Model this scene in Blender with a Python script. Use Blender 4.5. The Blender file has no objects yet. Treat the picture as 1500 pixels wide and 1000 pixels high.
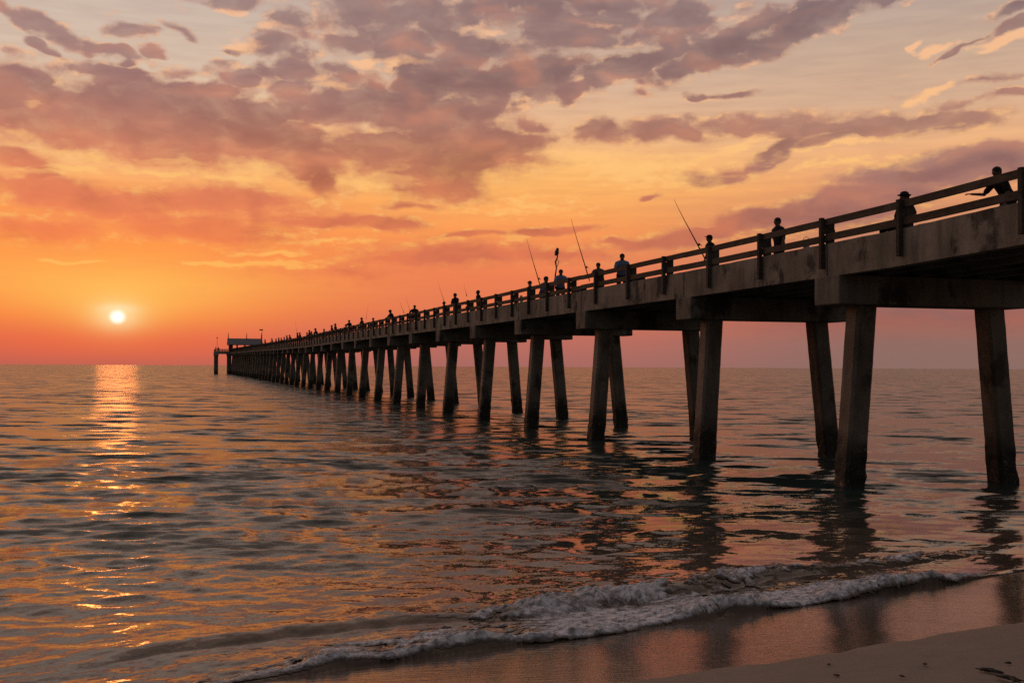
import bpy, bmesh, math, random
import numpy as np
from mathutils import Vector, Matrix, noise as mnoise
random.seed(7)
rng = np.random.default_rng(11)
sc = bpy.context.scene
COL = sc.collection
R = math.radians
TH = R(16.66); CT, ST = math.cos(TH), math.sin(TH)
HCAM = 3.03; F = 1617.0
PITCH = R(1.307); ROLL = R(0.27)

# ------------------------------------------------------------------ colour
def lin(c):
    c = c / 255.0
    return c / 12.92 if c <= 0.04045 else ((c + 0.055) / 1.055) ** 2.4
def rgb(r, g, b): return (lin(r), lin(g), lin(b), 1.0)

# ------------------------------------------------------------------ camera
Rm = Matrix.Rotation(math.pi / 2 + PITCH, 3, 'X') @ Matrix.Rotation(ROLL, 3, 'Z')
cam = bpy.data.cameras.new('camera'); co = bpy.data.objects.new('camera', cam); COL.objects.link(co)
cam.lens = F / 1500 * 36; cam.sensor_width = 36; cam.clip_start = 0.1; cam.clip_end = 30000
co.matrix_world = Matrix.Translation((0, 0, HCAM)) @ Rm.to_4x4()
sc.camera = co
sc.view_settings.view_transform = 'Standard'; sc.view_settings.look = 'None'
sc.view_settings.exposure = 0; sc.view_settings.gamma = 1
sc.render.engine = 'CYCLES'
sc.cycles.use_denoising = False   # keep the fine ripple texture and a photographic grain
sc.cycles.max_bounces = 6
sc.cycles.diffuse_bounces = 3
sc.cycles.glossy_bounces = 3
sc.cycles.sample_clamp_direct = 20
sc.cycles.sample_clamp_indirect = 4

def azel(x, y):
    v = Rm @ Vector(((x - 750) / F, (500 - y) / F, -1))
    v.normalize()
    return math.degrees(math.atan2(v.x, v.y)), math.degrees(math.asin(v.z))

# ------------------------------------------------------------------ node helpers
class NT:
    def __init__(self, tree):
        self.t = tree; self.n = tree.nodes; self.l = tree.links
    def node(self, kind, **kw):
        nd = self.n.new(kind)
        for k, v in kw.items(): setattr(nd, k, v)
        return nd
    def put(self, sock, v):
        if hasattr(v, 'default_value') or hasattr(v, 'is_output'): self.l.new(v, sock)
        else: sock.default_value = v
    def math(self, op, a, b=None, c=None, clamp=False):
        nd = self.node('ShaderNodeMath', operation=op, use_clamp=clamp)
        self.put(nd.inputs[0], a)
        if b is not None: self.put(nd.inputs[1], b)
        if c is not None: self.put(nd.inputs[2], c)
        return nd.outputs[0]
    def vmath(self, op, a, b=None, scale=None):
        nd = self.node('ShaderNodeVectorMath', operation=op)
        self.put(nd.inputs[0], a)
        if b is not None: self.put(nd.inputs[1], b)
        if scale is not None: self.put(nd.inputs['Scale'], scale)
        return nd.outputs['Value'] if op in ('LENGTH', 'DOT_PRODUCT', 'DISTANCE') else nd.outputs[0]
    def comb(self, x, y, z=0.0):
        nd = self.node('ShaderNodeCombineXYZ')
        for i, v in enumerate((x, y, z)): self.put(nd.inputs[i], v)
        return nd.outputs[0]
    def sep(self, v):
        nd = self.node('ShaderNodeSeparateXYZ'); self.put(nd.inputs[0], v); return nd.outputs
    def mix(self, f, a, b, mode='MIX'):
        nd = self.node('ShaderNodeMix', data_type='RGBA', blend_type=mode)
        self.put(nd.inputs[0], f); self.put(nd.inputs[6], a); self.put(nd.inputs[7], b)
        return nd.outputs[2]
    def sstep(self, v, a, b, lo=0.0, hi=1.0):
        nd = self.node('ShaderNodeMapRange', interpolation_type='SMOOTHSTEP')
        self.put(nd.inputs[0], v); nd.inputs[1].default_value = a; nd.inputs[2].default_value = b
        nd.inputs[3].default_value = lo; nd.inputs[4].default_value = hi
        return nd.outputs[0]
    def noise(self, v, scale, detail=3, rough=0.5, dist=0.0, out='Fac'):
        nd = self.node('ShaderNodeTexNoise')
        self.put(nd.inputs['Vector'], v); nd.inputs['Scale'].default_value = scale
        nd.inputs['Detail'].default_value = detail; nd.inputs['Roughness'].default_value = rough
        nd.inputs['Distortion'].default_value = dist
        return nd.outputs[out]
    def mapping(self, v, loc=(0, 0, 0), rot=(0, 0, 0), scale=(1, 1, 1), kind='POINT'):
        nd = self.node('ShaderNodeMapping', vector_type=kind)
        self.put(nd.inputs[0], v); nd.inputs[1].default_value = loc
        nd.inputs[2].default_value = rot; nd.inputs[3].default_value = scale
        return nd.outputs[0]
    def ramp(self, v, stops, interp='LINEAR'):
        nd = self.node('ShaderNodeValToRGB'); r = nd.color_ramp; r.interpolation = interp
        self.put(nd.inputs[0], v)
        while len(r.elements) < len(stops): r.elements.new(0.5)
        for e, (p, c) in zip(r.elements, stops): e.position = p; e.color = c
        return nd.outputs[0]

# ------------------------------------------------------------------ world
SUN_AZ, SUN_EL = azel(172, 464)
w = bpy.data.worlds.new('World'); sc.world = w; w.use_nodes = True
w.node_tree.nodes.clear()
N = NT(w.node_tree)
gen = N.node('ShaderNodeTexCoord').outputs['Generated']
D = N.vmath('NORMALIZE', gen)
dx, dy, dz = N.sep(D)
az = N.math('MULTIPLY', N.math('ARCTAN2', dx, dy), 57.29578)
el = N.math('MULTIPLY', N.math('ARCSINE', dz), 57.29578)
P = N.comb(az, el)
# plane projection: real perspective of a flat cloud deck
inv = N.math('DIVIDE', 1.0, N.math('ADD', N.math('MAXIMUM', dz, 0.0), 0.09))
Q = N.comb(N.math('MULTIPLY', dx, inv), N.math('MULTIPLY', dy, inv))
# warp
wn = N.noise(N.mapping(P, scale=(1, 1.7, 1)), 0.22, 3, 0.6, out='Color')
wv = N.vmath('MULTIPLY', N.vmath('SUBTRACT', wn, (0.5, 0.5, 0.5)), (3.6, 1.7, 0))
Pw = N.vmath('ADD', P, wv)

_rot = {}
def rotated(src, ang):
    key = (id(src), ang)
    if key not in _rot:
        _rot[key] = src if ang == 0 else N.mapping(src, rot=(0, 0, R(-ang)))
    return _rot[key]
def ellipse_field(items, src):
    """max over soft elliptical lumps, each given as px,py,rx,ry,angle,weight"""
    out = None
    for it in items:
        cx, cy, rx, ry = it[:4]; ang = it[4] if len(it) > 4 else 0; wt = it[5] if len(it) > 5 else 1.0
        ang = round(ang / 6) * 6
        a, e = azel(cx, cy)
        ca, sa = math.cos(R(ang)), math.sin(R(ang))
        a, e = a * ca + e * sa, -a * sa + e * ca
        ix, iy = 1 / (rx * .0354 * 1.25), 1 / (ry * .0354 * 1.25)
        nd = N.node('ShaderNodeVectorMath', operation='MULTIPLY_ADD')
        N.put(nd.inputs[0], rotated(src, ang)); nd.inputs[1].default_value = (ix, iy, 0); nd.inputs[2].default_value = (-a * ix, -e * iy, 0)
        v = N.vmath('LENGTH', nd.outputs[0])
        # wt * (1 - r)
        v = N.math('MULTIPLY_ADD', v, -wt, wt)
        out = N.math('MAXIMUM', v, 0.0) if out is None else N.math('MAXIMUM', out, v)
    return out

clouds = [
 (60,150,190,60,-4,1.3),(250,175,230,66,-8,1.4),(420,215,120,52,-18,1.3),(475,262,45,26,0),(20,228,80,22,0),
 (350,115,62,26,0),(430,118,80,40,0,1.1),(190,112,60,14),
 (700,118,230,44,7,1.4),(600,165,170,60,-10,1.3),(680,215,140,60,0,1.3),(640,262,100,34,0,1.2),(560,215,110,50,0,1.1),
 (470,155,110,40,0),(400,70,55,22),(480,35,90,28),(500,62,80,34),(620,22,150,34,0,1.1),(580,68,110,34),(760,25,150,36,0,1.1),(880,12,140,30),
 (700,65,130,34),(830,62,130,34,6,1.1),(960,30,120,34,0),(330,6,60,14),(660,95,100,26),
 (905,105,90,20,14,1.1),(850,140,40,14,20),(940,92,110,20,20,.95),(1060,66,140,26,24,1.2),(1190,32,150,28,20,1.25),(1290,4,70,16,12),
 (900,118,60,16,30,.9),(1000,48,120,22,18,.9),(935,140,18,8),(990,80,60,10,25,.8),
 (960,188,150,22,-2,1.0),(1130,180,200,18,0,1.1),(1280,182,180,20,2,1.2),(1400,178,70,18,0,1.0),
 (1225,200,120,12,10,1.0),(1140,222,90,14,18,1.1),(1040,255,58,15,6,1.1),(1090,240,60,10,20,.8),
 (960,287,13,7,0,1.1),(1050,137,70,7,-6,.8),
 (1420,245,150,30,6,1.3),(1250,300,170,34,10,1.2),(1120,318,130,26,10,1.1),(1010,345,140,16,4,1.0),(1470,222,80,16,0,1.0),
 (1330,262,110,24,0,1.1),(920,350,70,8,0,.8),
 (800,338,110,9,4,.9),(560,322,90,15,-4,1.0),(490,318,90,16,0,.9),(700,345,90,9,0,.9),(600,300,70,8,0,.7),
 (650,372,200,26,3,.85),(800,372,150,24,0,.75),
 (110,285,200,34,-6,.95),(330,300,190,34,-3,.9),(470,322,120,14,0,.8),(290,335,200,30,0,.8),(60,330,140,30,0,.8),(520,400,170,22,0,.55),
 (50,250,60,12,0,.8),
 (22,20,50,11,-28,1),(95,50,75,14,-16,1.1),(140,66,60,11,-10,1.1),(195,48,45,13,-8,1),(215,75,18,10,0,1),(180,92,24,9,0,.9),
 (265,52,34,10,-22,.8),(70,68,24,8,-25,.8),(140,103,46,14,0,.95),(338,75,24,5,0,.7),(20,104,40,10,0,.9),
 (1492,8,45,10,20,1.1),(1488,40,45,11,16,1.1),(1425,66,60,5,22,.8),(1440,120,120,8,4,.65),(1420,148,110,9,4,.7),(1330,168,60,8,0,.6),
 (1180,470,400,30,0,.45)]
base = ellipse_field(clouds, Pw)
nb = N.noise(N.mapping(P, scale=(1, 1.9, 1)), 0.62, 8, 0.64)           # puffs
vv = N.node('ShaderNodeTexVoronoi'); vv.feature = 'SMOOTH_F1'; vv.inputs['Smoothness'].default_value = 0.45
vwarp = N.noise(P, 1.3, 3, 0.6, out='Color')
N.put(vv.inputs['Vector'], N.vmath('ADD', N.mapping(Pw, rot=(0, 0, R(-12)), scale=(0.62, 1.25, 1)), N.vmath('MULTIPLY', N.vmath('SUBTRACT', vwarp, (.5, .5, .5)), (0.9, 0.9, 0))))
vv.inputs['Scale'].default_value = 1.0
nc = N.math('SUBTRACT', 1.02, vv.outputs['Distance'])                   # rounded flocks of small cloud, stronger high up
nc = N.math('MULTIPLY', N.math('SUBTRACT', nc, 0.5), N.sstep(el, 8.5, 14, 0.10, 1.05))
nq = N.noise(N.mapping(Q, scale=(1.0, 2.6, 1)), 1.15, 4, 0.55)          # deck in perspective
d0 = N.math('ADD', base, N.math('MULTIPLY', N.math('SUBTRACT', nb, 0.5), 0.9))
d0 = N.math('ADD', d0, N.math('MULTIPLY', N.math('SUBTRACT', nq, 0.5), 0.45))
d0 = N.math('ADD', d0, N.math('MULTIPLY', nc, N.sstep(base, 0.0, 0.35)))
# outside the photographed part of the sky a plain noise deck carries on
outm = N.sstep(N.math('ABSOLUTE', az), 27, 42)
topm = N.sstep(el, 19, 27)
om = N.math('MAXIMUM', outm, topm)
deck = N.math('MULTIPLY', N.math('MULTIPLY', N.sstep(nq, 0.42, 0.62), om), 0.9)
d1 = N.math('ADD', d0, deck)
lowfade = N.sstep(el, -0.2, 1.2)
alpha = N.math('MULTIPLY', N.sstep(d1, 0.08, 0.66), 1.0)
thick = N.sstep(d1, 0.35, 1.05)

def ramp3(left, cen, right):
    t = N.math('DIVIDE', el, 20.0, clamp=True)
    L_, C_, R_ = [N.ramp(t, [(e / 20.0, rgb(*c)) for e, c in s]) for s in (left, cen, right)]
    f1 = N.sstep(az, -20, -1); f2 = N.sstep(az, 1, 20)
    return N.mix(f2, N.mix(f1, L_, C_), R_)
bg = ramp3(
 [(0,(188,98,84)),(1.3,(222,104,76)),(2.5,(250,122,62)),(4.0,(255,160,76)),(6,(255,150,74)),(8.4,(252,158,88)),(10,(255,196,128)),(12,(244,200,152)),(14.5,(218,192,170)),(18,(205,186,172))],
 [(0,(168,106,98)),(1.3,(190,110,96)),(3,(226,122,84)),(4.85,(240,130,84)),(7,(252,156,86)),(9,(255,182,102)),(10.5,(255,192,116)),(12,(238,186,140)),(15,(214,182,158)),(18,(190,166,152))],
 [(0,(139,108,100)),(1.2,(145,108,99)),(2.3,(166,102,88)),(3.4,(150,104,97)),(5,(175,118,104)),(7,(205,138,102)),(9,(238,164,110)),(11,(240,182,132)),(13,(215,176,146)),(15.5,(203,172,149)),(18,(188,168,156))])
cc = ramp3(
 [(0,(180,98,86)),(3,(240,120,72)),(6,(246,130,78)),(8,(232,128,92)),(9.5,(218,122,92)),(11,(196,118,98)),(13,(176,120,110)),(15,(165,124,118)),(18,(165,132,126))],
 [(0,(165,104,96)),(3,(222,116,84)),(6,(218,118,86)),(8,(206,116,86)),(10,(186,114,92)),(11.5,(176,114,98)),(13,(162,114,106)),(15,(150,113,109)),(18,(154,122,118))],
 [(0,(143,104,97)),(3,(142,100,96)),(6,(146,103,98)),(8,(160,110,104)),(10,(158,117,114)),(11.6,(176,128,112)),(13,(168,122,112)),(15,(150,119,114)),(18,(142,118,118))])
# fine streak variation of the clear sky
st = N.noise(N.mapping(P, scale=(0.25, 2.4, 1)), 1.0, 5, 0.6)
bgv = N.mix(N.math('MULTIPLY', N.sstep(st, 0.35, 0.7), 0.36), bg, N.mix(0.5, bg, cc))
# golden breaks
glowf = ellipse_field([(130,222,70,6,-8),(110,240,70,6),(240,250,60,6,-4),(270,235,70,6,-6),(335,262,60,9),(395,248,36,12),(55,245,50,6),(555,262,80,18,0,1.1),
 (860,232,110,16,3,1.0),(930,245,150,30,0,.8),(1000,262,120,22,0,.7),(760,300,160,20,0,.6),(420,385,120,12,0,.8),(330,384,90,5,-2),(110,380,55,4,-4),(400,366,90,6,0,.9),(480,352,110,8,0,.8),(1080,210,90,12,12,.8),(1230,212,200,8,6,.8),
 (460,118,30,8,0,.8),(480,128,40,8,0,.9),(345,22,30,7,0,.9),(350,70,50,9,0,.9),(590,95,60,12,0,1),(540,92,50,10,0,1),(720,45,40,9,0,.9),(870,40,30,7,0,.7),
 (410,42,30,8,0,.9),(45,152,16,9,0,1),(25,192,40,6,-12,.9),(1350,73,12,7,30,1.1),(1385,71,30,7,10,1.1),(1485,58,48,11,14,1.2),(1360,138,50,9,16,1.0),(1300,198,160,4,4,.7),(660,290,90,10,0,.6),(490,195,40,14,0,.6),(1230,240,120,12,8,.7)], Pw)
gn = N.noise(N.mapping(P, scale=(1, 2.6, 1)), 1.1, 5, 0.62)
gfac = N.sstep(N.math('ADD', glowf, N.math('MULTIPLY', N.math('SUBTRACT', gn, 0.5), 1.5)), 0.25, 0.75)
gcol = N.ramp(N.math('DIVIDE', el, 20.0, clamp=True), [(0.1, rgb(255,176,84)), (0.3, rgb(255,184,96)), (0.5, rgb(255,196,120)), (0.66, rgb(255,194,138)), (0.9, rgb(246,190,152))])
gfac = N.math('MULTIPLY', gfac, N.sstep(el, 2.4, 4.2))
bg2 = N.mix(N.math('MULTIPLY', gfac, 0.75), bgv, gcol)
# cloud body: thick parts slightly darker and mauver, texture inside
tex = N.noise(N.mapping(Pw, scale=(1, 2.2, 1)), 0.45, 5, 0.6)
body = N.mix(N.math('MULTIPLY', thick, 0.20), cc, N.mix(1.0, cc, rgb(206, 198, 214), 'MULTIPLY'))
core = ellipse_field([(720,112,170,30,7),(620,135,110,40,0),(870,98,110,22,12,1),(1140,44,190,24,20,1),(330,165,190,38,-10,.9),(80,130,120,26,0,.8),(700,235,90,34,0,.8),(470,262,50,22,0,.9),(1180,205,150,12,8,.8),(1440,240,110,18,4,.8),(800,10,120,18,0,.8)], Pw)
body = N.mix(N.math('MULTIPLY', N.sstep(core, 0.0, 0.7), 0.75), body, N.mix(1.0, body, rgb(226, 224, 232), 'MULTIPLY'))
body = N.mix(N.math('MULTIPLY', N.sstep(tex, 0.42, 0.78), 0.26), body, bg2)
# sunlit rims: density falls off towards the sun
def density_at(off):
    P2 = N.vmath('ADD', P, off)
    return N.noise(N.mapping(P2, scale=(1, 1.9, 1)), 0.62, 8, 0.64)
nb2 = density_at((-0.35, 0.30, 0))
rim = N.math('MULTIPLY', N.math('SUBTRACT', nb, nb2), 7.0, clamp=True)
edge = N.math('MULTIPLY', N.math('MULTIPLY', alpha, N.math('SUBTRACT', 1.0, alpha)), 4.0)
rimf = N.math('MULTIPLY', N.math('MULTIPLY', N.math('ADD', N.math('MULTIPLY', rim, 0.9), 0.16), edge), N.sstep(el, 4, 7, 0.0, 0.6), clamp=True)
shade = N.math('MULTIPLY', N.math('SUBTRACT', nb2, nb), 3.0, clamp=True)
body = N.mix(N.math('MULTIPLY', shade, 0.22), body, N.mix(1.0, body, rgb(205, 196, 204), 'MULTIPLY'))
soft = N.noise(N.mapping(Pw, scale=(1, 2.0, 1)), 0.30, 2, 0.5); soft2 = N.noise(N.mapping(N.vmath('ADD', Pw, (-0.9, -0.7, 0)), scale=(1, 2.0, 1)), 0.30, 2, 0.5)
lit = N.math('MULTIPLY', N.math('SUBTRACT', soft, soft2), 3.5, clamp=True)
warmc = N.mix(N.sstep(el, 5, 13), rgb(255, 138, 78), rgb(236, 150, 112))
body = N.mix(N.math('MULTIPLY', lit, N.sstep(az, 4, 20, 0.34, 0.20)), body, warmc)
dusk = N.math('MULTIPLY', N.math('SUBTRACT', soft2, soft), 5.0, clamp=True)
body = N.mix(N.math('MULTIPLY', dusk, 0.45), body, N.mix(1.0, body, rgb(214, 208, 222), 'MULTIPLY'))
af = N.math('MULTIPLY', alpha, N.math('MULTIPLY', lowfade, 0.90))
sky1 = N.mix(af, bg2, body)
sky1 = N.mix(rimf, sky1, gcol)
sky1 = N.mix(N.math('MULTIPLY', gfac, 0.34), sky1, gcol)
# sun glow and disc
sv = (math.sin(R(SUN_AZ)) * math.cos(R(SUN_EL)), math.cos(R(SUN_AZ)) * math.cos(R(SUN_EL)), math.sin(R(SUN_EL)))
ps = N.vmath('SUBTRACT', P, (SUN_AZ, SUN_EL, 0))
def gauss(v, sx, sy, oy=0.0):
    q = N.vmath('MULTIPLY', N.vmath('SUBTRACT', v, (0, oy, 0)), (1 / sx, 1 / sy, 0))
    l = N.vmath('LENGTH', q)
    return N.math('EXPONENT', N.math('MULTIPLY', N.math('MULTIPLY', l, l), -1.0))
g1 = gauss(ps, 6.5, 1.7, 1.1)
g2 = gauss(ps, 1.9, 1.1, 0.25)
g3 = gauss(ps, 0.80, 0.22, 0.40)
g4 = gauss(ps, 0.95, 0.62, 0.0)
sky1 = N.mix(N.math('MULTIPLY', g1, 0.62), sky1, rgb(255, 196, 92))
sky1 = N.mix(N.math('MULTIPLY', g2, 0.6), sky1, rgb(255, 206, 112))
sky1 = N.mix(N.math('MULTIPLY', g3, 0.5), sky1, rgb(255, 236, 190))
sky1 = N.mix(N.math('MULTIPLY', g4, 0.7), sky1, rgb(255, 236, 180))
redband = gauss(ps, 9, 1.0, -1.25)
sky1 = N.mix(N.math('MULTIPLY', redband, 0.35), sky1, rgb(255, 100, 52))
dist = N.vmath('LENGTH', N.vmath('MULTIPLY', ps, (1.0, 1.12, 1)))
disc = N.sstep(dist, 0.10, 0.50, 1.0, 0.0)
sky1 = N.mix(disc, sky1, (1.5, 1.25, 1.05, 1))
# rest of the dome: physical dusk sky, dimmer and bluer away from the sun
nis = N.node('ShaderNodeTexSky'); nis.sky_type = 'NISHITA'; nis.sun_disc = False
nis.sun_elevation = R(SUN_EL); nis.sun_rotation = R(SUN_AZ); nis.dust_density = 2.0
nsky = N.vmath('SCALE', nis.outputs[0], scale=0.10)
amb = N.vmath('ADD', nsky, N.mix(om, (0.0, 0.0, 0.0, 1), (0.050, 0.038, 0.042, 1)))
front = N.math('MULTIPLY', N.sstep(N.math('ABSOLUTE', az), 45, 120, 1.0, 0.0), N.sstep(el, 24, 80, 1.0, 0.22))
amb = N.mix(N.math('MULTIPLY', N.sstep(nq, 0.42, 0.62), 0.35), amb, (0.16, 0.105, 0.10, 1))
final = N.mix(front, amb, sky1)
# under the horizon (only ever seen by the underside of things)
final = N.mix(N.sstep(dz, -0.02, -0.0005, 1.0, 0.0), final, (0.05, 0.04, 0.04, 1))
bgn = N.node('ShaderNodeBackground'); N.put(bgn.inputs[0], final); bgn.inputs[1].default_value = 1.0
w.cycles.sampling_method = 'MANUAL'; w.cycles.sample_map_resolution = 512
out = N.node('ShaderNodeOutputWorld'); N.l.new(bgn.outputs[0], out.inputs[0])

sun = bpy.data.lights.new('sun', 'SUN'); so = bpy.data.objects.new('sun', sun); COL.objects.link(so)
sun.energy = 0.011; sun.angle = R(2.0); sun.color = (1.0, 0.25, 0.05)
so.rotation_euler = Vector((-sv[0], -sv[1], -sv[2])).to_track_quat('-Z', 'Y').to_euler()
so.location = (0, 0, 50)

# ------------------------------------------------------------------ materials
def principled(name, rough=0.8, spec=0.3):
    m = bpy.data.materials.new(name); m.use_nodes = True; m.node_tree.nodes.clear()
    n = NT(m.node_tree)
    b = n.node('ShaderNodeBsdfPrincipled'); o = n.node('ShaderNodeOutputMaterial')
    n.l.new(b.outputs[0], o.inputs[0])
    b.inputs['Roughness'].default_value = rough
    b.inputs['Specular IOR Level'].default_value = spec
    return m, n, b
def bump(n, b, h, strength=0.5, dist=0.02):
    bp = n.node('ShaderNodeBump'); bp.inputs['Strength'].default_value = strength
    bp.inputs['Distance'].default_value = dist; n.put(bp.inputs['Height'], h)
    n.l.new(bp.outputs[0], b.inputs['Normal'])

def concrete_mat(name, base=(0.24, 0.205, 0.175), marine=False):
    m, n, b = principled(name, 0.85, 0.25)
    tc = n.node('ShaderNodeTexCoord').outputs['Object']
    geo = n.node('ShaderNodeNewGeometry').outputs['Position']
    a = n.noise(geo, 0.7, 5, 0.6); c2 = n.noise(geo, 6.0, 4, 0.6)
    streak = n.noise(n.mapping(geo, scale=(1.7, 1.7, 0.30)), 1.1, 6, 0.7, 0.3)
    blot = n.noise(n.mapping(geo, scale=(1, 1, 0.75)), .9, 5, 0.65)
    c = n.mix(n.sstep(a, 0.3, 0.7), (base[0] * .55, base[1] * .53, base[2] * .52, 1), (*base, 1))
    c = n.mix(n.math('MULTIPLY', n.sstep(streak, 0.46, 0.70), 0.55), c, (0.055, 0.046, 0.04, 1))
    c = n.mix(n.math('MULTIPLY', n.sstep(blot, 0.535, 0.64), 0.85), c, (0.04, 0.034, 0.03, 1))
    c = n.mix(n.math('MULTIPLY', n.sstep(c2, 0.62, 0.75), 0.3), c, (0.40, 0.36, 0.32, 1))
    z = n.sep(geo)[2]
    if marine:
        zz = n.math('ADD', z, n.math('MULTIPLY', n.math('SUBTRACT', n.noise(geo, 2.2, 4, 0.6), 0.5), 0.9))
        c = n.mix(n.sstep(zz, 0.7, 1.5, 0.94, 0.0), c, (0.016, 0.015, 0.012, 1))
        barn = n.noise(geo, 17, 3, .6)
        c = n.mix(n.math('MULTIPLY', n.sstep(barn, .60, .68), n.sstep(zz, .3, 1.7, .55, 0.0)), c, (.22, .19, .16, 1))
        chip = n.noise(geo, 3.2, 5, .7)
        c = n.mix(n.math('MULTIPLY', n.sstep(chip, .62, .67), .5), c, (.30, .25, .21, 1))
        b.inputs['Roughness'].default_value = 0.6
    n.put(b.inputs['Base Color'], c)
    vor = n.noise(geo, 14, 6, 0.65)
    h = n.math('ADD', n.math('MULTIPLY', vor, 0.6), n.math('MULTIPLY', a, 1.2))
    bump(n, b, h, 0.7, 0.025)
    return m
MAT = {}
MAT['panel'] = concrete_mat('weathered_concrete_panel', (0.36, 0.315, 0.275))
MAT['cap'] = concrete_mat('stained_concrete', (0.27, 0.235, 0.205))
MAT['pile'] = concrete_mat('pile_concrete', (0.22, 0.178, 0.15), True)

def wood_mat(name, base):
    m, n, b = principled(name, 0.8, 0.25)
    geo = n.node('ShaderNodeNewGeometry').outputs['Position']
    lx = n.mapping(geo, rot=(0, 0, -TH), scale=(9, 0.5, 9))
    g = n.noise(lx, 1.5, 5, 0.6); a = n.noise(geo, 0.9, 3, 0.5)
    c = n.mix(n.sstep(g, 0.35, 0.7), tuple(v * .55 for v in base) + (1,), tuple(base) + (1,))
    c = n.mix(n.math('MULTIPLY', n.sstep(a, 0.45, 0.7), 0.5), c, (0.16, 0.13, 0.11, 1))
    n.put(b.inputs['Base Color'], c); bump(n, b, g, 0.5, 0.01)
    return m
MAT['wood'] = wood_mat('weathered_rail_wood', (0.115, 0.082, 0.062))
MAT['postwood'] = wood_mat('weathered_post_wood', (0.085, 0.062, 0.05))

def simple(name, col, rough=0.8, spec=0.3, metallic=0.0, var=0.25, scale=12):
    m, n, b = principled(name, rough, spec)
    tc = n.node('ShaderNodeTexCoord').outputs['Object']
    a = n.noise(tc, scale, 4, 0.6)
    n.put(b.inputs['Base Color'], n.mix(a, tuple(v * (1 - var) for v in col) + (1,), tuple(min(1, v * (1 + var)) for v in col) + (1,)))
    b.inputs['Metallic'].default_value = metallic
    bump(n, b, a, 0.3, 0.01)
    return m
MAT['roof'] = simple('blue_grey_metal_roof', (0.10, 0.105, 0.13), 0.5, 0.5)
MAT['darkmetal'] = simple('dark_painted_metal', (0.03, 0.028, 0.028), 0.5, 0.5)
MAT['skin_a'] = simple('skin_tan', (0.30, 0.17, 0.115), 0.55, 0.35, var=.08)
MAT['skin_b'] = simple('skin_brown', (0.13, 0.07, 0.045), 0.55, 0.35, var=.08)
MAT['hair'] = simple('dark_hair', (0.015, 0.011, 0.009), 0.6, 0.3)
MAT['hairgrey'] = simple('grey_hair', (0.12, 0.11, 0.10), 0.6, 0.3)
for k, c in dict(blue=(0.16, 0.21, 0.36), dark=(0.022, 0.02, 0.026), grey=(0.11, 0.10, 0.11), white=(0.55, 0.52, 0.52), red=(0.22, 0.035, 0.03), khaki=(0.15, 0.12, 0.085), olive=(0.07, 0.07, 0.045), navy=(0.022, 0.028, 0.06)).items():
    MAT[k] = simple(k + '_cloth', c, 0.9, 0.15, var=.15)

# ------------------------------------------------------------------ object helpers
def link(name, me, mat=None, parent=None):
    o = bpy.data.objects.new(name, me)
    if mat is not None:
        if isinstance(mat, str): mat = MAT[mat]
        me.materials.clear(); me.materials.append(mat)
    COL.objects.link(o)
    if parent is not None: o.parent = parent
    return o
def tag(o, label=None, cat=None, group=None, kind=None):
    if label: o['label'] = label
    if cat: o['category'] = cat
    if group: o['group'] = group
    if kind: o['kind'] = kind
    return o
def empty(name, loc=(0, 0, 0), rz=0.0):
    o = bpy.data.objects.new(name, None); COL.objects.link(o)
    o.location = loc; o.rotation_euler = (0, 0, rz); o.empty_display_size = 0.3
    return o
def bm_mesh(bm, name='mesh'):
    bmesh.ops.recalc_face_normals(bm, faces=bm.faces)
    me = bpy.data.meshes.new(name); bm.to_mesh(me); bm.free(); return me
def prism(bm, pts_a, pts_b):
    """loft between two closed rings (lists of 3D points), capped"""
    A = [bm.verts.new(p) for p in pts_a]; B = [bm.verts.new(p) for p in pts_b]
    n = len(A)
    for i in range(n): bm.faces.new((A[i], A[(i + 1) % n], B[(i + 1) % n], B[i]))
    bm.faces.new(A[::-1]); bm.faces.new(B)
def box(bm, x0, x1, y0, y1, z0, z1): prism(bm, [(x0, y0, z0), (x1, y0, z0), (x1, y0, z1), (x0, y0, z1)], [(x0, y1, z0), (x1, y1, z0), (x1, y1, z1), (x0, y1, z1)])
def bar(bm, x0, x1, y0, y1, zb0, zt0, zb1, zt1): prism(bm, [(x0, y0, zb0), (x1, y0, zb0), (x1, y0, zt0), (x0, y0, zt0)], [(x0, y1, zb1), (x1, y1, zb1), (x1, y1, zt1), (x0, y1, zt1)])
def bev(bm, w, seg=1): bmesh.ops.bevel(bm, geom=list(bm.edges), offset=w, segments=seg, affect='EDGES', profile=0.5)
def tube(bm, pts, rad, n=8):
    rings = []
    pts = [Vector(p) for p in pts]
    for i, p in enumerate(pts):
        t = (pts[min(i + 1, len(pts) - 1)] - pts[max(i - 1, 0)]).normalized()
        u = t.orthogonal().normalized() if i == 0 else (u - t * u.dot(t)).normalized()
        v = t.cross(u); r = rad[i] if isinstance(rad, (list, tuple)) else rad
        rings.append([bm.verts.new(p + (u * math.cos(2 * math.pi * k / n) + v * math.sin(2 * math.pi * k / n)) * r) for k in range(n)])
    for a, b in zip(rings, rings[1:]):
        for k in range(n): bm.faces.new((a[k], a[(k + 1) % n], b[(k + 1) % n], b[k]))
    bm.faces.new(rings[0][::-1]); bm.faces.new(rings[-1])

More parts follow.
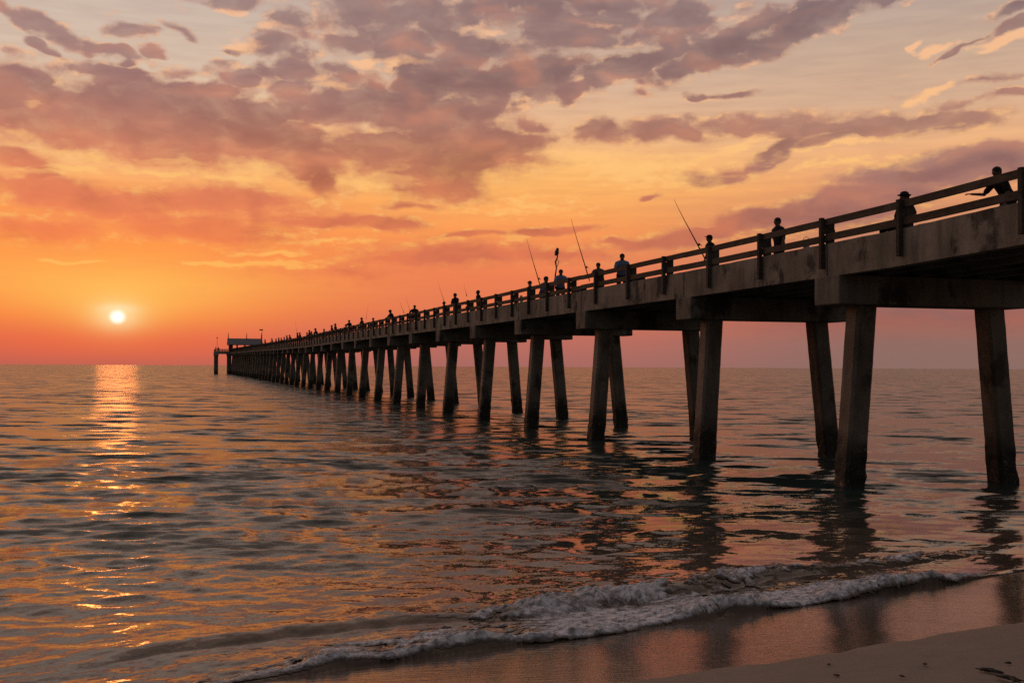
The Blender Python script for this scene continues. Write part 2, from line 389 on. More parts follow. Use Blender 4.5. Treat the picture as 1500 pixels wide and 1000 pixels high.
# ------------------------------------------------------------------ pier
LX, LY = 18.93, 25.0            # pier frame: x = across (L), y = along (a)
def wpos(L, a, z=0.0): return Vector((-a * ST + L * CT, a * CT + L * ST, z))
ZK = [(0, 4.35), (14, 4.16), (20, 4.04), (26, 3.90), (36, 3.84), (60, 3.84), (110, 3.95), (150, 3.99), (190, 4.22), (250, 4.72), (300, 5.1), (355, 5.5), (400, 5.62), (420, 5.62)]
def ZR(a, L=16.0):
    """height of the top of the handrail above the water at distance a along the pier"""
    z = a * CT + 16.0 * ST
    for (p, q), (p2, q2) in zip(ZK, ZK[1:]):
        if z <= p2: t = (z - p) / (p2 - p); return HCAM + q + (q2 - q) * t
    return HCAM + ZK[-1][1]
pier = empty('fishing_pier', wpos(LX, LY, 0), TH)
tag(pier, 'long weathered concrete fishing pier on splayed piles running out to sea', 'pier')
L0, L1 = 16.0, 21.86
J = [25.01 - 8.94 * k for k in (3, 2, 1)] + [25.01, 33.53, 43.40, 52.39] + [52.39 + 8.94 * k for k in range(1, 39)]
J[-1] = 392.8
def X(L): return L - LX
def Y(a): return a - LY
NJ = len(J)
post_as = [9.2, 12.1, 15.05, 18.0, 21.9, 25.14, 28.36, 31.58, 34.98, 38.21, 41.55, 44.74, 47.71, 50.51]
for i in range(6, NJ - 1):
    s = J[i + 1] - J[i]
    for k in range(3): post_as.append(J[i] + s * (0.10 + k / 3.0))
# pile caps and piles
def cap_mesh(a):
    bm = bmesh.new(); zt = ZR(a) - 1.50; zb = ZR(a) - 2.25
    box(bm, X(L0 - 0.03), X(L1 + 0.03), Y(a) - 0.57, Y(a) + 0.57, zb, zt)
    bev(bm, 0.025)
    return bm_mesh(bm)
def pile_mesh(a, side):
    bm = bmesh.new(); zt = ZR(a) - 2.25 + 0.05; zb = -2.2
    Lt = 17.03 if side < 0 else 21.02
    slope = side * (0.33 if side < 0 else .45) / 4.6 * (1 + 0.15 * random.uniform(-1, 1))
    hw = 0.30; ch = 0.075; nz = 40 if a < 120 else 12
    ring = []
    sub = 4 if a < 120 else 1
    corners = [(-hw + ch, -hw), (hw - ch, -hw), (hw, -hw + ch), (hw, hw - ch), (hw - ch, hw), (-hw + ch, hw), (-hw, hw - ch), (-hw, -hw + ch)]
    for i, c in enumerate(corners):
        d = corners[(i + 1) % 8]
        m = sub if i % 2 == 0 else 1
        for k in range(m): ring.append((c[0] + (d[0] - c[0]) * k / m, c[1] + (d[1] - c[1]) * k / m))
    rows = []
    sd = random.uniform(0, 100); ytilt = random.uniform(-.012, .012)
    for j in range(nz + 1):
        z = zb + (zt - zb) * j / nz
        row = []
        for (x, y) in ring:
            g = max(0.0, min(1.0, (1.25 - z) / 0.8))
            nn = mnoise.noise(Vector((x * 3 + sd, y * 3, z * 3.2)))
            fine = mnoise.noise(Vector((x * 9 + sd, y * 9, z * 8)))
            k = 1 + 0.05 * g + (0.02 + 0.10 * g) * nn + (.012 + 0.06 * g) * fine
            row.append(bm.verts.new((X(Lt) + (zt - z) * slope + x * k, Y(a) + (zt - z) * ytilt + y * k, z)))
        rows.append(row)
    n = len(ring)
    for A, B in zip(rows, rows[1:]):
        for i in range(n): bm.faces.new((A[i], A[(i + 1) % n], B[(i + 1) % n], B[i]))
    bm.faces.new(rows[0][::-1]); bm.faces.new(rows[-1])
    return bm_mesh(bm)
for i, a in enumerate(J):
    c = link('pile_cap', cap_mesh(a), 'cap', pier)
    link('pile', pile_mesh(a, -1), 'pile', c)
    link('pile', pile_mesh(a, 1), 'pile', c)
# fascia panels: one per bay and side, joints over the caps
for i in range(NJ - 1):
    a0, a1 = J[i] + 0.035, J[i + 1] - 0.035
    for near in (True, False):
        bm = bmesh.new()
        n = 24 if a0 < 120 else 3
        x0, x1 = (L0 + 0.0, L0 + 0.28) if near else (L1 - 0.28, L1)
        rings = []
        for k in range(n + 1):
            a = a0 + (a1 - a0) * k / n
            jt = 0.012 * mnoise.noise(Vector((a * 2.1, 3 if near else 9, 0))) + (0.01 * mnoise.noise(Vector((a * 9, 5, 0))))
            rings.append([bm.verts.new((X(L), Y(a), z)) for L, z in ((x0, ZR(a) - 1.52), (x1, ZR(a) - 1.52), (x1, ZR(a) - .655 + jt), (x0 + .02, ZR(a) - .655 + jt), (x0, ZR(a) - .68 + jt), (x0 - .004, ZR(a) - 1.1))])
        m = len(rings[0])
        for A, B in zip(rings, rings[1:]):
            for q in range(m): bm.faces.new((A[q], A[(q + 1) % m], B[(q + 1) % m], B[q]))
        bm.faces.new(rings[0][::-1]); bm.faces.new(rings[-1])
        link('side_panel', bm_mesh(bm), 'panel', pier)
    bm = bmesh.new(); bar(bm, X(L0 + .285), X(L1 - .285), Y(a0), Y(a1), ZR(a0) - 1.32, ZR(a0) - 1.07, ZR(a1) - 1.32, ZR(a1) - 1.07)
    for Lb in (17.3, 18.5, 19.4, 20.5):
        bar(bm, X(Lb) - .12, X(Lb) + .12, Y(a0), Y(a1), ZR(a0) - 1.498, ZR(a0) - 1.322, ZR(a1) - 1.498, ZR(a1) - 1.322)
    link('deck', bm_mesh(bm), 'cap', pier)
# rails
rj = [J[0]] + [J[i] for i in range(1, NJ)]
def rail_mesh(a0, a1, x0, x1, top, bot, sag):
    bm = bmesh.new(); n = 6
    e0 = random.uniform(-sag, sag); e1 = random.uniform(-sag, sag)
    for_r = []
    for k in range(n + 1):
        a = a0 + (a1 - a0) * k / n
        d = e0 + (e1 - e0) * k / n + 0.006 * mnoise.noise(Vector((a * 3, top, 0)))
        for_r.append([bm.verts.new((X(x), Y(a), ZR(a) + z + d)) for x, z in ((x0, bot), (x1, bot), (x1, top), (x0, top))])
    for A, B in zip(for_r, for_r[1:]):
        for q in range(4): bm.faces.new((A[q], A[(q + 1) % 4], B[(q + 1) % 4], B[q]))
    bm.faces.new(for_r[0][::-1]); bm.faces.new(for_r[-1])
    return bm_mesh(bm)
for i in range(NJ - 1):
    a0, a1 = J[i] + .003, J[i + 1] - .003
    for side in (0, 1):
        def sx(x0, x1): return (x0, x1) if side == 0 else (L0 + L1 - x1, L0 + L1 - x0)
        p = rail_mesh(a0, a1, *sx(L0 - .02, L0 + .055), -.01, -.18, .008); link('top_rail', p, 'wood', pier)
        p = rail_mesh(a0, a1, *sx(L0 - .02, L0 + .05), -.425, -.60, .014); link('lower_rail', p, 'wood', pier)
def post_bm(bm, a, side):
    z = ZR(a) + .012 * math.sin(a * 7.3); w_ = .062
    def sx(x0, x1): return (X(x0), X(x1)) if side == 0 else (X(L0 + L1 - x1), X(L0 + L1 - x0))
    x0, x1 = sx(L0 - .135, L0 - .025); box(bm, x0, x1, Y(a) - w_, Y(a) + w_, z - 1.32, z + .005)
    x0, x1 = sx(L0 + .062, L0 + .27); box(bm, x0, x1, Y(a) - w_, Y(a) + w_, z - 1.06, z - .03)
    x0, x1 = sx(L0 - .023, L0 + .059); box(bm, x0, x1, Y(a) - w_ + .004, Y(a) + w_ - .004, z - .41, z - .195)
vis = sorted(post_as)[:100]
for a in sorted(post_as):
    if a in vis:
        bm = bmesh.new(); post_bm(bm, a, 0); bev(bm, .008)
        link('rail_post', bm_mesh(bm), 'postwood', pier)
bm = bmesh.new()
for a in post_as:
    if a not in vis: post_bm(bm, a, 0)
    post_bm(bm, a, 1)
o = link('rail_post', bm_mesh(bm), 'postwood', pier); o['kind'] = 'stuff'
# curved rod hooks bolted behind two near posts
for a in (25.14, 28.36):
    bm = bmesh.new(); pts = []
    for k in range(9):
        t = k / 8 * math.pi * 1.25
        pts.append((X(L0 + .18), Y(a) - .10 - .09 * math.sin(t), ZR(a) - .25 - .11 + .11 * math.cos(t)))
    tube(bm, pts, [.018 + .006 * k / 8 for k in range(9)], 8)
    link('rod_hook', bm_mesh(bm), 'darkmetal', pier)
# T-shaped end platform
TA0, TA1 = 393.2, 401.5; TL0, TL1 = 11.0, 31.0
zt = ZR(398)
bm = bmesh.new()
box(bm, X(TL0), X(TL1), Y(TA0), Y(TA1), zt - 1.35, zt - 1.07)
box(bm, X(TL0), X(TL1), Y(TA0) - .25, Y(TA0) - .004, zt - 1.62, zt - .75)
box(bm, X(TL0), X(TL1), Y(TA1) + .004, Y(TA1) + .25, zt - 1.62, zt - .75)
box(bm, X(TL0) - .25, X(TL0) - .004, Y(TA0) - .25, Y(TA1) + .25, zt - 1.62, zt - .75)
box(bm, X(TL1) + .004, X(TL1) + .25, Y(TA0) - .25, Y(TA1) + .25, zt - 1.62, zt - .75)
link('end_platform', bm_mesh(bm), 'panel', pier)
for (a0, a1, l0, l1) in ((TA0, TA0, TL0, L0 - .1), (TA0, TA0, L1 + .1, TL1), (TA1, TA1, TL0, TL1), (TA0, TA1, TL0, TL0), (TA0, TA1, TL1, TL1)):
    bm = bmesh.new()
    for tz, bz in ((0, -.15), (-.41, -.55)):
        box(bm, X(l0) - .05, X(l1) + .05, Y(a0) - .05, Y(a1) + .05, zt + bz, zt + tz)
    n = max(2, int(max(l1 - l0, a1 - a0) / 1.8))
    for k in range(n + 1):
        l = l0 + (l1 - l0) * k / n; a = a0 + (a1 - a0) * k / n
        box(bm, X(l) - .09, X(l) + .09, Y(a) - .09, Y(a) + .09, zt - .76, zt + .02)
    link('platform_railing', bm_mesh(bm), 'wood', pier)
for l in (TL0 + .5, 15.9, 21.8, 26.5, TL1 - .5):
    bm = bmesh.new(); box(bm, X(l) - .75, X(l) + .75, Y(TA0) - .3, Y(TA1) + .3, zt - 2.35, zt - 1.63)
    c = link('pile_cap', bm_mesh(bm), 'cap', pier)
    for a in (TA0 + .6, TA1 - .6):
        bm = bmesh.new(); box(bm, X(l) - .6, X(l) + .6, Y(a) - .5, Y(a) + .5, -2, zt - 2.34)
        link('pile', bm_mesh(bm), 'pile', c)

# ------------------------------------------------------------------ shelter on the end platform
DK = zt - 1.07
sh = empty('shelter', wpos(21.2, 397.5, DK), TH)
tag(sh, 'open shelter with blue grey pitched metal roof at the far end of the pier', 'shelter')
hw, hd = 5.75, 3.2
bm = bmesh.new()
prism(bm, [(-hw, -hd, 2.75), (-hw, hd, 2.75), (-hw, 0, 4.75)], [(hw, -hd, 2.75), (hw, hd, 2.75), (hw, 0, 4.75)])
prism(bm, [(-hw - .18, -hd - .35, 2.6), (-hw - .18, -hd - .35, 2.74), (-hw - .18, 0, 4.92), (-hw - .18, 0, 4.78)], [(hw + .18, -hd - .35, 2.6), (hw + .18, -hd - .35, 2.74), (hw + .18, 0, 4.92), (hw + .18, 0, 4.78)])
prism(bm, [(-hw - .18, hd + .35, 2.6), (-hw - .18, hd + .35, 2.74), (-hw - .18, 0.002, 4.92), (-hw - .18, 0.002, 4.78)], [(hw + .18, hd + .35, 2.6), (hw + .18, hd + .35, 2.74), (hw + .18, 0.002, 4.92), (hw + .18, 0.002, 4.78)])
rf = link('roof', bm_mesh(bm), 'roof', sh)
for x in (-hw + .1, 0.6, hw - .1):
    bm = bmesh.new(); tube(bm, [(x, 0, 4.85), (x, 0, 6.0), (x, 0, 6.9)], [.16, .12, .05], 6)
    link('roof_mast', bm_mesh(bm), 'darkmetal', rf)
for k in range(5):
    x = -hw + .5 + (2 * hw - 1) * k / 4
    for y in (-hd + .3, hd - .3):
        bm = bmesh.new(); box(bm, x - .14, x + .14, y - .14, y + .14, 0, 2.75)
        link('shelter_post', bm_mesh(bm), 'postwood', sh)
bm = bmesh.new(); box(bm, -hw + .35, -hw + 1.6, -hd + .5, -hd + .62, 0, 2.7); 
link('shelter_partition', bm_mesh(bm), 'postwood', sh)
bm = bmesh.new(); box(bm, -1.2, 1.1, -.6, .6, 0, 1.0); bev(bm, .04); link('fish_cleaning_table', bm_mesh(bm), 'postwood', sh)
def pole(name, L, a, z, h, label, cat, r=.07):
    o = empty(name, wpos(L, a, z), TH); tag(o, label, cat)
    bm = bmesh.new(); tube(bm, [(0, 0, 0), (0, 0, h * .6), (0, 0, h)], [r, r * .8, r * .6], 8)
    link('pole', bm_mesh(bm), 'darkmetal', o)
    return o
fp = pole('lamp_post', 26.6, 391, DK, 8.2, 'tall slim lamp post rising right of the shelter roof', 'lamp post', .1)
bm = bmesh.new(); box(bm, -.9, .3, -.12, .12, 7.6, 8.0); bev(bm, .03); link('lamp_head', bm_mesh(bm), 'darkmetal', fp)
fl = pole('marker_pole', 11.7, 393.6, DK, 4.9, 'thin pole at the left corner of the end platform', 'pole', .07)
bm = bmesh.new(); box(bm, -.16, .16, -.16, .16, 4.7, 5.2); bev(bm, .03); link('marker_light', bm_mesh(bm), 'darkmetal', fl)

# ------------------------------------------------------------------ people
def ell(bm, c, r, seg=16, rings=10, rot=None):
    m = Matrix.Translation(c)
    if rot is not None: m = m @ rot.to_4x4()
    m = m @ Matrix.Diagonal((r[0], r[1], r[2], 1))
    bmesh.ops.create_uvsphere(bm, u_segments=seg, v_segments=rings, radius=1, matrix=m)
def capsule(bm, p, q, r0, r1):
    p, q = Vector(p), Vector(q)
    tube(bm, [p, p.lerp(q, .35), q], [r0, (r0 * .55 + r1 * .45) * 1.04, r1], 10)
    ell(bm, p, (r0,) * 3, 10, 6); ell(bm, q, (r1,) * 3, 10, 6)
def torso_rings(bm, secs, infl=0.0):
    rings = []
    for c, rx, ry, fw in secs:                       # centre, half width, half depth, forward tilt
        ring = []
        for k in range(18):
            t = 2 * math.pi * k / 18
            ring.append(bm.verts.new((c[0] + (rx + infl) * math.cos(t), c[1] + (ry + infl) * math.sin(t) * math.cos(fw), c[2] - (ry + infl) * math.sin(t) * math.sin(fw))))
        rings.append(ring)
    for a, b in zip(rings, rings[1:]):
        for k in range(18): bm.faces.new((a[k], a[(k + 1) % 18], b[(k + 1) % 18], b[k]))
    bm.faces.new(rings[0][::-1]); bm.faces.new(rings[-1])
def remesh(bm, name, voxel, smooth=4):
    bmesh.ops.recalc_face_normals(bm, faces=bm.faces)
    me = bpy.data.meshes.new(name); bm.to_mesh(me); bm.free()
    t = bpy.data.objects.new('temporary', me); COL.objects.link(t)
    r = t.modifiers.new('r', 'REMESH'); r.mode = 'VOXEL'; r.voxel_size = voxel; r.use_smooth_shade = True
    s = t.modifiers.new('s', 'SMOOTH'); s.iterations = smooth; s.factor = .5
    dg = bpy.context.evaluated_depsgraph_get()
    res = bpy.data.meshes.new_from_object(t.evaluated_get(dg)); res.name = name
    bpy.data.objects.remove(t); bpy.data.meshes.remove(me)
    return res
def pose(kind):
    """joints in a frame with the figure facing +y, feet on z=0"""
    s = dict(hip=.93, lean=0.0, feet=((-.11, 0.0), (.11, .03)))
    if kind in ('sit', 'sitout'): hipz, hipy = .60, -.10
    elif kind == 'reach': hipz, hipy = .80, 0.0
    else: hipz, hipy = .93, 0.0
    lean = dict(akimbo=R(44), lean=R(24), stand=R(3), hip=R(5), reach=R(30), sit=R(20), fish=R(8), bow=R(42)).get(kind, 0)
    up = Vector((0, math.sin(lean), math.cos(lean)))
    if kind in ('lean', 'bow', 'reach', 'akimbo'): hipy = -.16
    hip = Vector((0, hipy, hipz)); waist = hip + up * .16; chest = hip + up * .36; shc = hip + up * .51
    nl = lean * (.3 if kind not in ('bow', 'akimbo') else 1.5)
    nu = Vector((0, math.sin(nl + .12), math.cos(nl + .12)))
    neck = shc + nu * .08; head = shc + nu * .188
    j = dict(hip=hip, waist=waist, chest=chest, shc=shc, neck=neck, head=head, up=up, nu=nu, lean=lean, nl=nl)
    for sd in (-1, 1):
        S = shc + Vector((sd * .178, 0, -.06)); j[('S', sd)] = S
        j[('H', sd)] = hip + Vector((sd * .095, 0, -.03))
        if kind in ('sit', 'sitout'): kn = Vector((sd * .15, .36, .56)); an = Vector((sd * .14, .36, .09))
        else: kn = Vector((sd * .115, hipy * .5 + .03, .49)); an = Vector((sd * .12, 0 if sd < 0 else .04, .08))
        j[('K', sd)] = kn; j[('A', sd)] = an
        if kind in ('lean', 'bow'): E = S + Vector((sd * .07, .16, -.22)); Hd = Vector((sd * .12, .36, 1.10))
        elif kind == 'hip' and sd == 1: E = S + Vector((.17, -.10, -.22)); Hd = hip + Vector((.17, .04, .10))
        elif kind == 'sitout': E = S + Vector((sd * .15, .0, -.22)); Hd = Vector((sd * .16, .12, .68))
        elif kind == 'akimbo': E = S + Vector((sd * .13, -.02, -.24)); Hd = hip + Vector((sd * .16, .16, .03))
        elif kind == 'reach' and sd == 1: E = S + Vector((.20, .06, -.22)); Hd = E + Vector((.27, .10, .05))
        elif kind == 'fish': E = S + Vector((sd * .05, .06, -.27)); Hd = Vector((sd * .04 - .02, .34, 1.13 + .07 * sd))
        elif kind == 'sit': E = S + Vector((sd * .08, .10, -.25)); Hd = Vector((sd * .10, .34, .66))
        else: E = S + Vector((sd * .07, -.02, -.28)); Hd = E + Vector((sd * .02, .08, -.24))
        j[('E', sd)] = E; j[('W', sd)] = Hd
    return j
def body_mesh(kind, fine):
    j = pose(kind); bm = bmesh.new()
    L_ = j['lean']
    torso_rings(bm, [(j['hip'] - j['up'] * .06, .145, .10, L_), (j['hip'], .168, .118, L_), (j['waist'], .142, .10, L_), (j['chest'], .170, .118, L_), (j['chest'] + j['up'] * .09, .180, .112, L_), (j['shc'] - j['up'] * .01, .150, .085, L_), (j['shc'] + j['up'] * .045, .07, .062, L_)])
    capsule(bm, j['shc'], j['neck'] + j['nu'] * .05, .074, .062)
    rot = Matrix.Rotation(-j['nl'], 3, 'X')
    hd = j['head']
    ell(bm, hd + rot @ Vector((0, -.008, .02)), (.082, .098, .108), rot=rot)
    ell(bm, hd + rot @ Vector((0, .022, -.045)), (.056, .068, .075), rot=rot)
    ell(bm, hd + rot @ Vector((0, .105, -.018)), (.014, .02, .024), 8, 6, rot=rot)      # nose
    for sd in (-1, 1):
        ell(bm, hd + rot @ Vector((sd * .078, -.005, -.01)), (.013, .020, .032), 8, 6, rot=rot)
        ell(bm, hd + rot @ Vector((sd * .03, .088, .006)), (.014, .008, .009), 8, 6, rot=rot)
        S, E, W_ = j[('S', sd)], j[('E', sd)], j[('W', sd)]
        capsule(bm, j['shc'] + Vector((sd * .12, 0, -.02)), S, .062, .060)
        capsule(bm, S, E, .054, .041); capsule(bm, E, W_, .042, .029)
        d = (W_ - E).normalized(); palm = W_ + d * .045
        side = d.cross(Vector((0, 0, 1)));
        if side.length < .1: side = Vector((1, 0, 0))
        side.normalize(); nrm = side.cross(d).normalized()
        q = Matrix((side, d, nrm)).transposed()
        ell(bm, palm, (.040, .052, .016), 12, 8, rot=q)
        if fine:
            for k, (o, l) in enumerate(((-.03, .060), (-.010, .074), (.010, .070), (.030, .056))):
                b0 = palm + side * o + d * .040; m0 = b0 + d * l * .55 - nrm * .008; e0 = m0 + d * l * .40 - nrm * .022
                tube(bm, [b0, m0, e0], [.0105, .010, .0085], 6)
            t0 = palm - side * sd * .030 - d * .015
            tube(bm, [t0, t0 - side * sd * .028 + d * .025, t0 - side * sd * .036 + d * .055], [.013, .012, .010], 6)
        H, K, A = j[('H', sd)], j[('K', sd)], j[('A', sd)]
        capsule(bm, H, K, .090, .057); capsule(bm, K, A, .056, .038)
        ell(bm, A + Vector((0, .07, -.045)), (.045, .13, .036), 10, 6)
    return remesh(bm, 'person_body', .0125 if fine else .022, 2)
def shirt_mesh(kind, fine):
    j = pose(kind); bm = bmesh.new(); L_ = j['lean']; f = .018
    torso_rings(bm, [(j['hip'] - j['up'] * .03, .165, .122, L_), (j['waist'] - j['up'] * .03, .158, .118, L_), (j['waist'] + j['up'] * .05, .150, .108, L_), (j['chest'], .170, .118, L_), (j['chest'] + j['up'] * .09, .180, .112, L_), (j['shc'], .150, .088, L_), (j['shc'] + j['up'] * .055, .075, .065, L_)], f)
    for sd in (-1, 1):
        S, E = j[('S', sd)], j[('E', sd)]
        capsule(bm, j['shc'] + Vector((sd * .10, 0, -.03)), S, .074, .076)
        capsule(bm, S, S.lerp(E, .72), .076, .066)
    return remesh(bm, 'shirt', .016 if fine else .025, 3)
def legs_mesh(kind, fine):
    j = pose(kind); bm = bmesh.new(); L_ = j['lean']
    torso_rings(bm, [(j['hip'] - j['up'] * .09, .15, .11, L_), (j['hip'], .172, .125, L_), (j['hip'] + j['up'] * .07, .160, .115, L_)], .012)
    for sd in (-1, 1):
        H, K, A = j[('H', sd)], j[('K', sd)], j[('A', sd)]
        capsule(bm, H, K, .106, .078); capsule(bm, K, K.lerp(A, .8), .076, .060)
    return remesh(bm, 'trousers', .018 if fine else .028, 2)
def hair_mesh(kind, hat):
    j = pose(kind); bm = bmesh.new(); rot = Matrix.Rotation(-j['nl'], 3, 'X'); hd = j['head']
    ell(bm, hd + rot @ Vector((0, -.016, .036)), (.092, .104, .102), rot=rot)
    ell(bm, hd + rot @ Vector((0, -.055, -.01)), (.070, .055, .075), rot=rot)
    if hat == 'cap':
        ell(bm, hd + rot @ Vector((0, .09, .06)), (.068, .085, .012), rot=rot)
        ell(bm, hd + rot @ Vector((0, -.01, .075)), (.090, .100, .070), rot=rot)
    if hat == 'brim':
        ell(bm, hd + rot @ Vector((0, 0, .065)), (.16, .17, .014), rot=rot)
        ell(bm, hd + rot @ Vector((0, -.005, .095)), (.088, .098, .070), rot=rot)
    return remesh(bm, 'hair', .012, 1)
_cache = {}
def part_mesh(what, *key):
    k = (what,) + key
    if k not in _cache: _cache[k] = dict(body=body_mesh, shirt=shirt_mesh, trousers=legs_mesh, hair=hair_mesh)[what](*key)
    return _cache[k]
def set_mat(o, m):
    if not o.data.materials: o.data.materials.append(MAT[m])
    o.material_slots[0].link = 'OBJECT'; o.material_slots[0].material = MAT[m]
def person(kind, L, a, face, label, top='dark', bot='dark', skin='skin_a', hat='', scale=1.0, fine=False, hair='hair', group='people along the pier', z=None):
    zz = ZR(a) - 1.07 if z is None else z
    r = empty('person', wpos(L, a, zz), TH + R(face)); r.scale = (scale * 1.13, scale * 1.12, scale)
    tag(r, label, 'person', group)
    o = link('body', part_mesh('body', kind, fine), None, r); set_mat(o, skin)
    o = link('shirt', part_mesh('shirt', kind, fine), None, r); set_mat(o, top)
    o = link('trousers', part_mesh('trousers', kind, fine), None, r); set_mat(o, bot)
    nm = 'hair' if not hat else ('cap' if hat == 'cap' else 'hat')
    o = link(nm, part_mesh('hair', kind, hat), None, r); set_mat(o, hair if not hat else top)
    return r
def a_px(x, L):
    """distance along the pier of the point that stands L across and is seen in photo column x"""
    t = (x - 750) / F
    return L * (CT - t * ST) / (ST + t * CT)
# facing: 90 looks out over the near rail, -90 across the deck, 0 out to sea
PPL = [
 ('reach', 1470, 16.75, 88, 'person in dark clothes reaching an arm along the rail at the right edge', 'dark', 'dark', 'skin_b', '', .91, True),
 ('sitout', 1321, 16.62, 90, 'person in a round hat seated right behind a rail post with both elbows out', 'dark', 'dark', 'skin_b', 'brim', 1.0, True),
 ('hip', 1142, 17.1, 95, 'bald dark figure in a black shirt standing by the rail with one elbow out', 'dark', 'dark', 'skin_b', '', .97, True),
 ('stand', 1041, 16.75, 90, 'person in a cap standing behind a rail post beside the nearest fishing rod', 'dark', 'dark', 'skin_b', 'cap', .92, True),
 ('lean', 911, 16.65, 160, 'tallest person in a blue shirt leaning at the rail beside a dark bag', 'blue', 'dark', 'skin_b', '', 1.0, True),
 ('lean', 877, 16.7, 140, 'person in a dark grey jacket hunched over the rail beside a long upright rod', 'grey', 'dark', 'skin_b', '', .93, True),
 ('lean', 821, 16.7, 165, 'person in a blue shirt right beside the pole with the dark head', 'blue', 'dark', 'skin_b', '', 1.0, True),
 ('sit', 797, 16.85, 200, 'person in a dull blue shirt sitting low at the rail beside a leaning rod', 'blue', 'dark', 'skin_b', '', 1.16, True),
 ('stand', 777, 16.8, 90, 'person whose small capped head shows just over a rail post', 'dark', 'dark', 'skin_a', 'cap', .88, False),
 ('stand', 764, 17.6, 60, 'child with a pale cap barely showing between the rails', 'white', 'khaki', 'skin_a', 'cap', .62, False),
 ('stand', 701, 16.9, 80, 'slim person in dark clothes standing upright right of the broad man', 'dark', 'dark', 'skin_b', '', 1.0, False),
 ('bow', 690, 17.2, 80, 'person crouching low behind the rail between two standing figures', 'dark', 'dark', 'skin_b', '', .82, False),
 ('fish', 668, 16.75, 120, 'broad man in a dark shirt holding a fishing rod over the rail', 'dark', 'khaki', 'skin_b', '', 1.07, False),
 ('stand', 651, 17.2, 90, 'person hidden to the head behind a rail post left of the broad man', 'grey', 'dark', 'skin_b', '', .93, False),
 ('hip', 607, 16.9, 170, 'slim person standing straight with pale bag at the waist, rods to the left', 'dark', 'dark', 'skin_b', '', 1.03, False),
 ('lean', 573, 16.7, 100, 'broad person in a dark jacket leaning on the rail in the middle of the pier', 'dark', 'dark', 'skin_b', 'cap', 1.08, False),
 ('stand', 547, 16.9, 90, 'short person standing between the broad leaning person and the slim one', 'grey', 'dark', 'skin_a', '', .90, False),
 ('fish', 531, 16.8, 60, 'slim dark person holding still at the rail, first left of the short one', 'dark', 'khaki', 'skin_b', 'cap', 1.04, False),
 ('lean', 512, 16.7, 130, 'bulky person leaning out with head turned over the far half of the rail', 'dark', 'dark', 'skin_b', '', 1.1, False),
 ('stand', 507, 17.1, 90, 'person close behind the bulky leaning figure', 'grey', 'dark', 'skin_b', '', .93, False),
 ('stand', 491.5, 16.8, 90, 'right one of two tall figures standing close together', 'dark', 'dark', 'skin_b', '', 1.1, False),
 ('hip', 486.6, 16.8, 90, 'left one of two tall figures standing close together', 'dark', 'dark', 'skin_b', '', 1.05, False),
 ('stand', 475, 16.9, 90, 'lone small figure left of the two tall ones', 'dark', 'khaki', 'skin_b', '', .95, False),
 ('lean', 463, 16.8, 100, 'stout figure in a dark shirt and hat on the far half of the pier', 'dark', 'dark', 'skin_b', 'brim', 1.14, False),
 ('fish', 457, 16.8, 70, 'figure just left of the stout one in a hat', 'grey', 'dark', 'skin_b', '', .98, False),
 ('stand', 453.5, 16.8, 90, 'tall thin figure in the cluster left of the stout one', 'dark', 'dark', 'skin_b', '', 1.12, False),
 ('lean', 450.5, 16.8, 90, 'leftmost figure of the far cluster, leaning over', 'red', 'dark', 'skin_b', '', 1.0, False),
 ('fish', 440, 16.8, 90, 'figure beside the tall faint rod on the far pier', 'dark', 'dark', 'skin_b', '', 1.1, False),
 ('stand', 436, 16.8, 90, 'figure left of the one with the tall faint rod', 'dark', 'dark', 'skin_b', 'cap', 1.12, False),
 ('lean', 425, 16.8, 90, 'stooping dark figure on the far pier before the shelter', 'dark', 'dark', 'skin_b', '', 1.12, False),
 ('stand', 420.5, 16.8, 90, 'figure behind the stooping one on the far pier', 'dark', 'dark', 'skin_b', '', 1.1, False),
 ('stand', 416.5, 16.8, 90, 'thin figure between the stooping one and the shelter', 'grey', 'dark', 'skin_b', '', 1.0, False),
 ('lean', 412.5, 16.8, 90, 'small leaning figure on the far pier near the shelter', 'dark', 'dark', 'skin_b', '', 1.0, False),
 ('stand', 408.5, 16.8, 90, 'small upright figure on the far pier near the shelter', 'dark', 'dark', 'skin_b', '', 1.06, False),
 ('stand', 404.5, 16.8, 90, 'small figure in pale trousers near the shelter', 'dark', 'white', 'skin_b', '', 1.0, False),
 ('fish', 399, 16.8, 90, 'distant angler with both hands on a rod near the shelter', 'dark', 'dark', 'skin_b', '', 1.12, False),
 ('stand', 388.5, 16.8, 90, 'tiny upright figure right beside the shelter roof', 'dark', 'dark', 'skin_b', '', 1.15, False),
 ('stand', 384, 16.8, 90, 'tiny figure at the foot of the tall lamp post', 'dark', 'dark', 'skin_b', '', 1.05, False)]
for kind, px, L, face, label, top, bot, skin, hat, scl, fine in PPL:
    person(kind, L, a_px(px, L), face, label, top, bot, skin, hat, scl, fine)
def L_px(x, a):
    t = (x - 750) / F
    return (a * ST + t * a * CT) / (CT - t * ST)
person('stand', L_px(316.2, 394), 394.0, 90, 'leftmost figure at the corner of the end platform', 'dark', 'dark', 'skin_b', '', 1.05, False, z=DK)
person('stand', L_px(320, 394), 394.0, 20, 'second figure from the left on the end platform', 'grey', 'dark', 'skin_b', '', 1.05, False, z=DK)
for x, lb in ((343, 'leftmost figure standing in the shade under the shelter roof'), (349, 'middle figure standing under the shelter roof'), (356, 'rightmost figure standing under the shelter roof')):
    person('stand', L_px(x, 396.5), 396.5, 40, lb, 'dark', 'dark', 'skin_b', '', 1.0, False, z=DK)

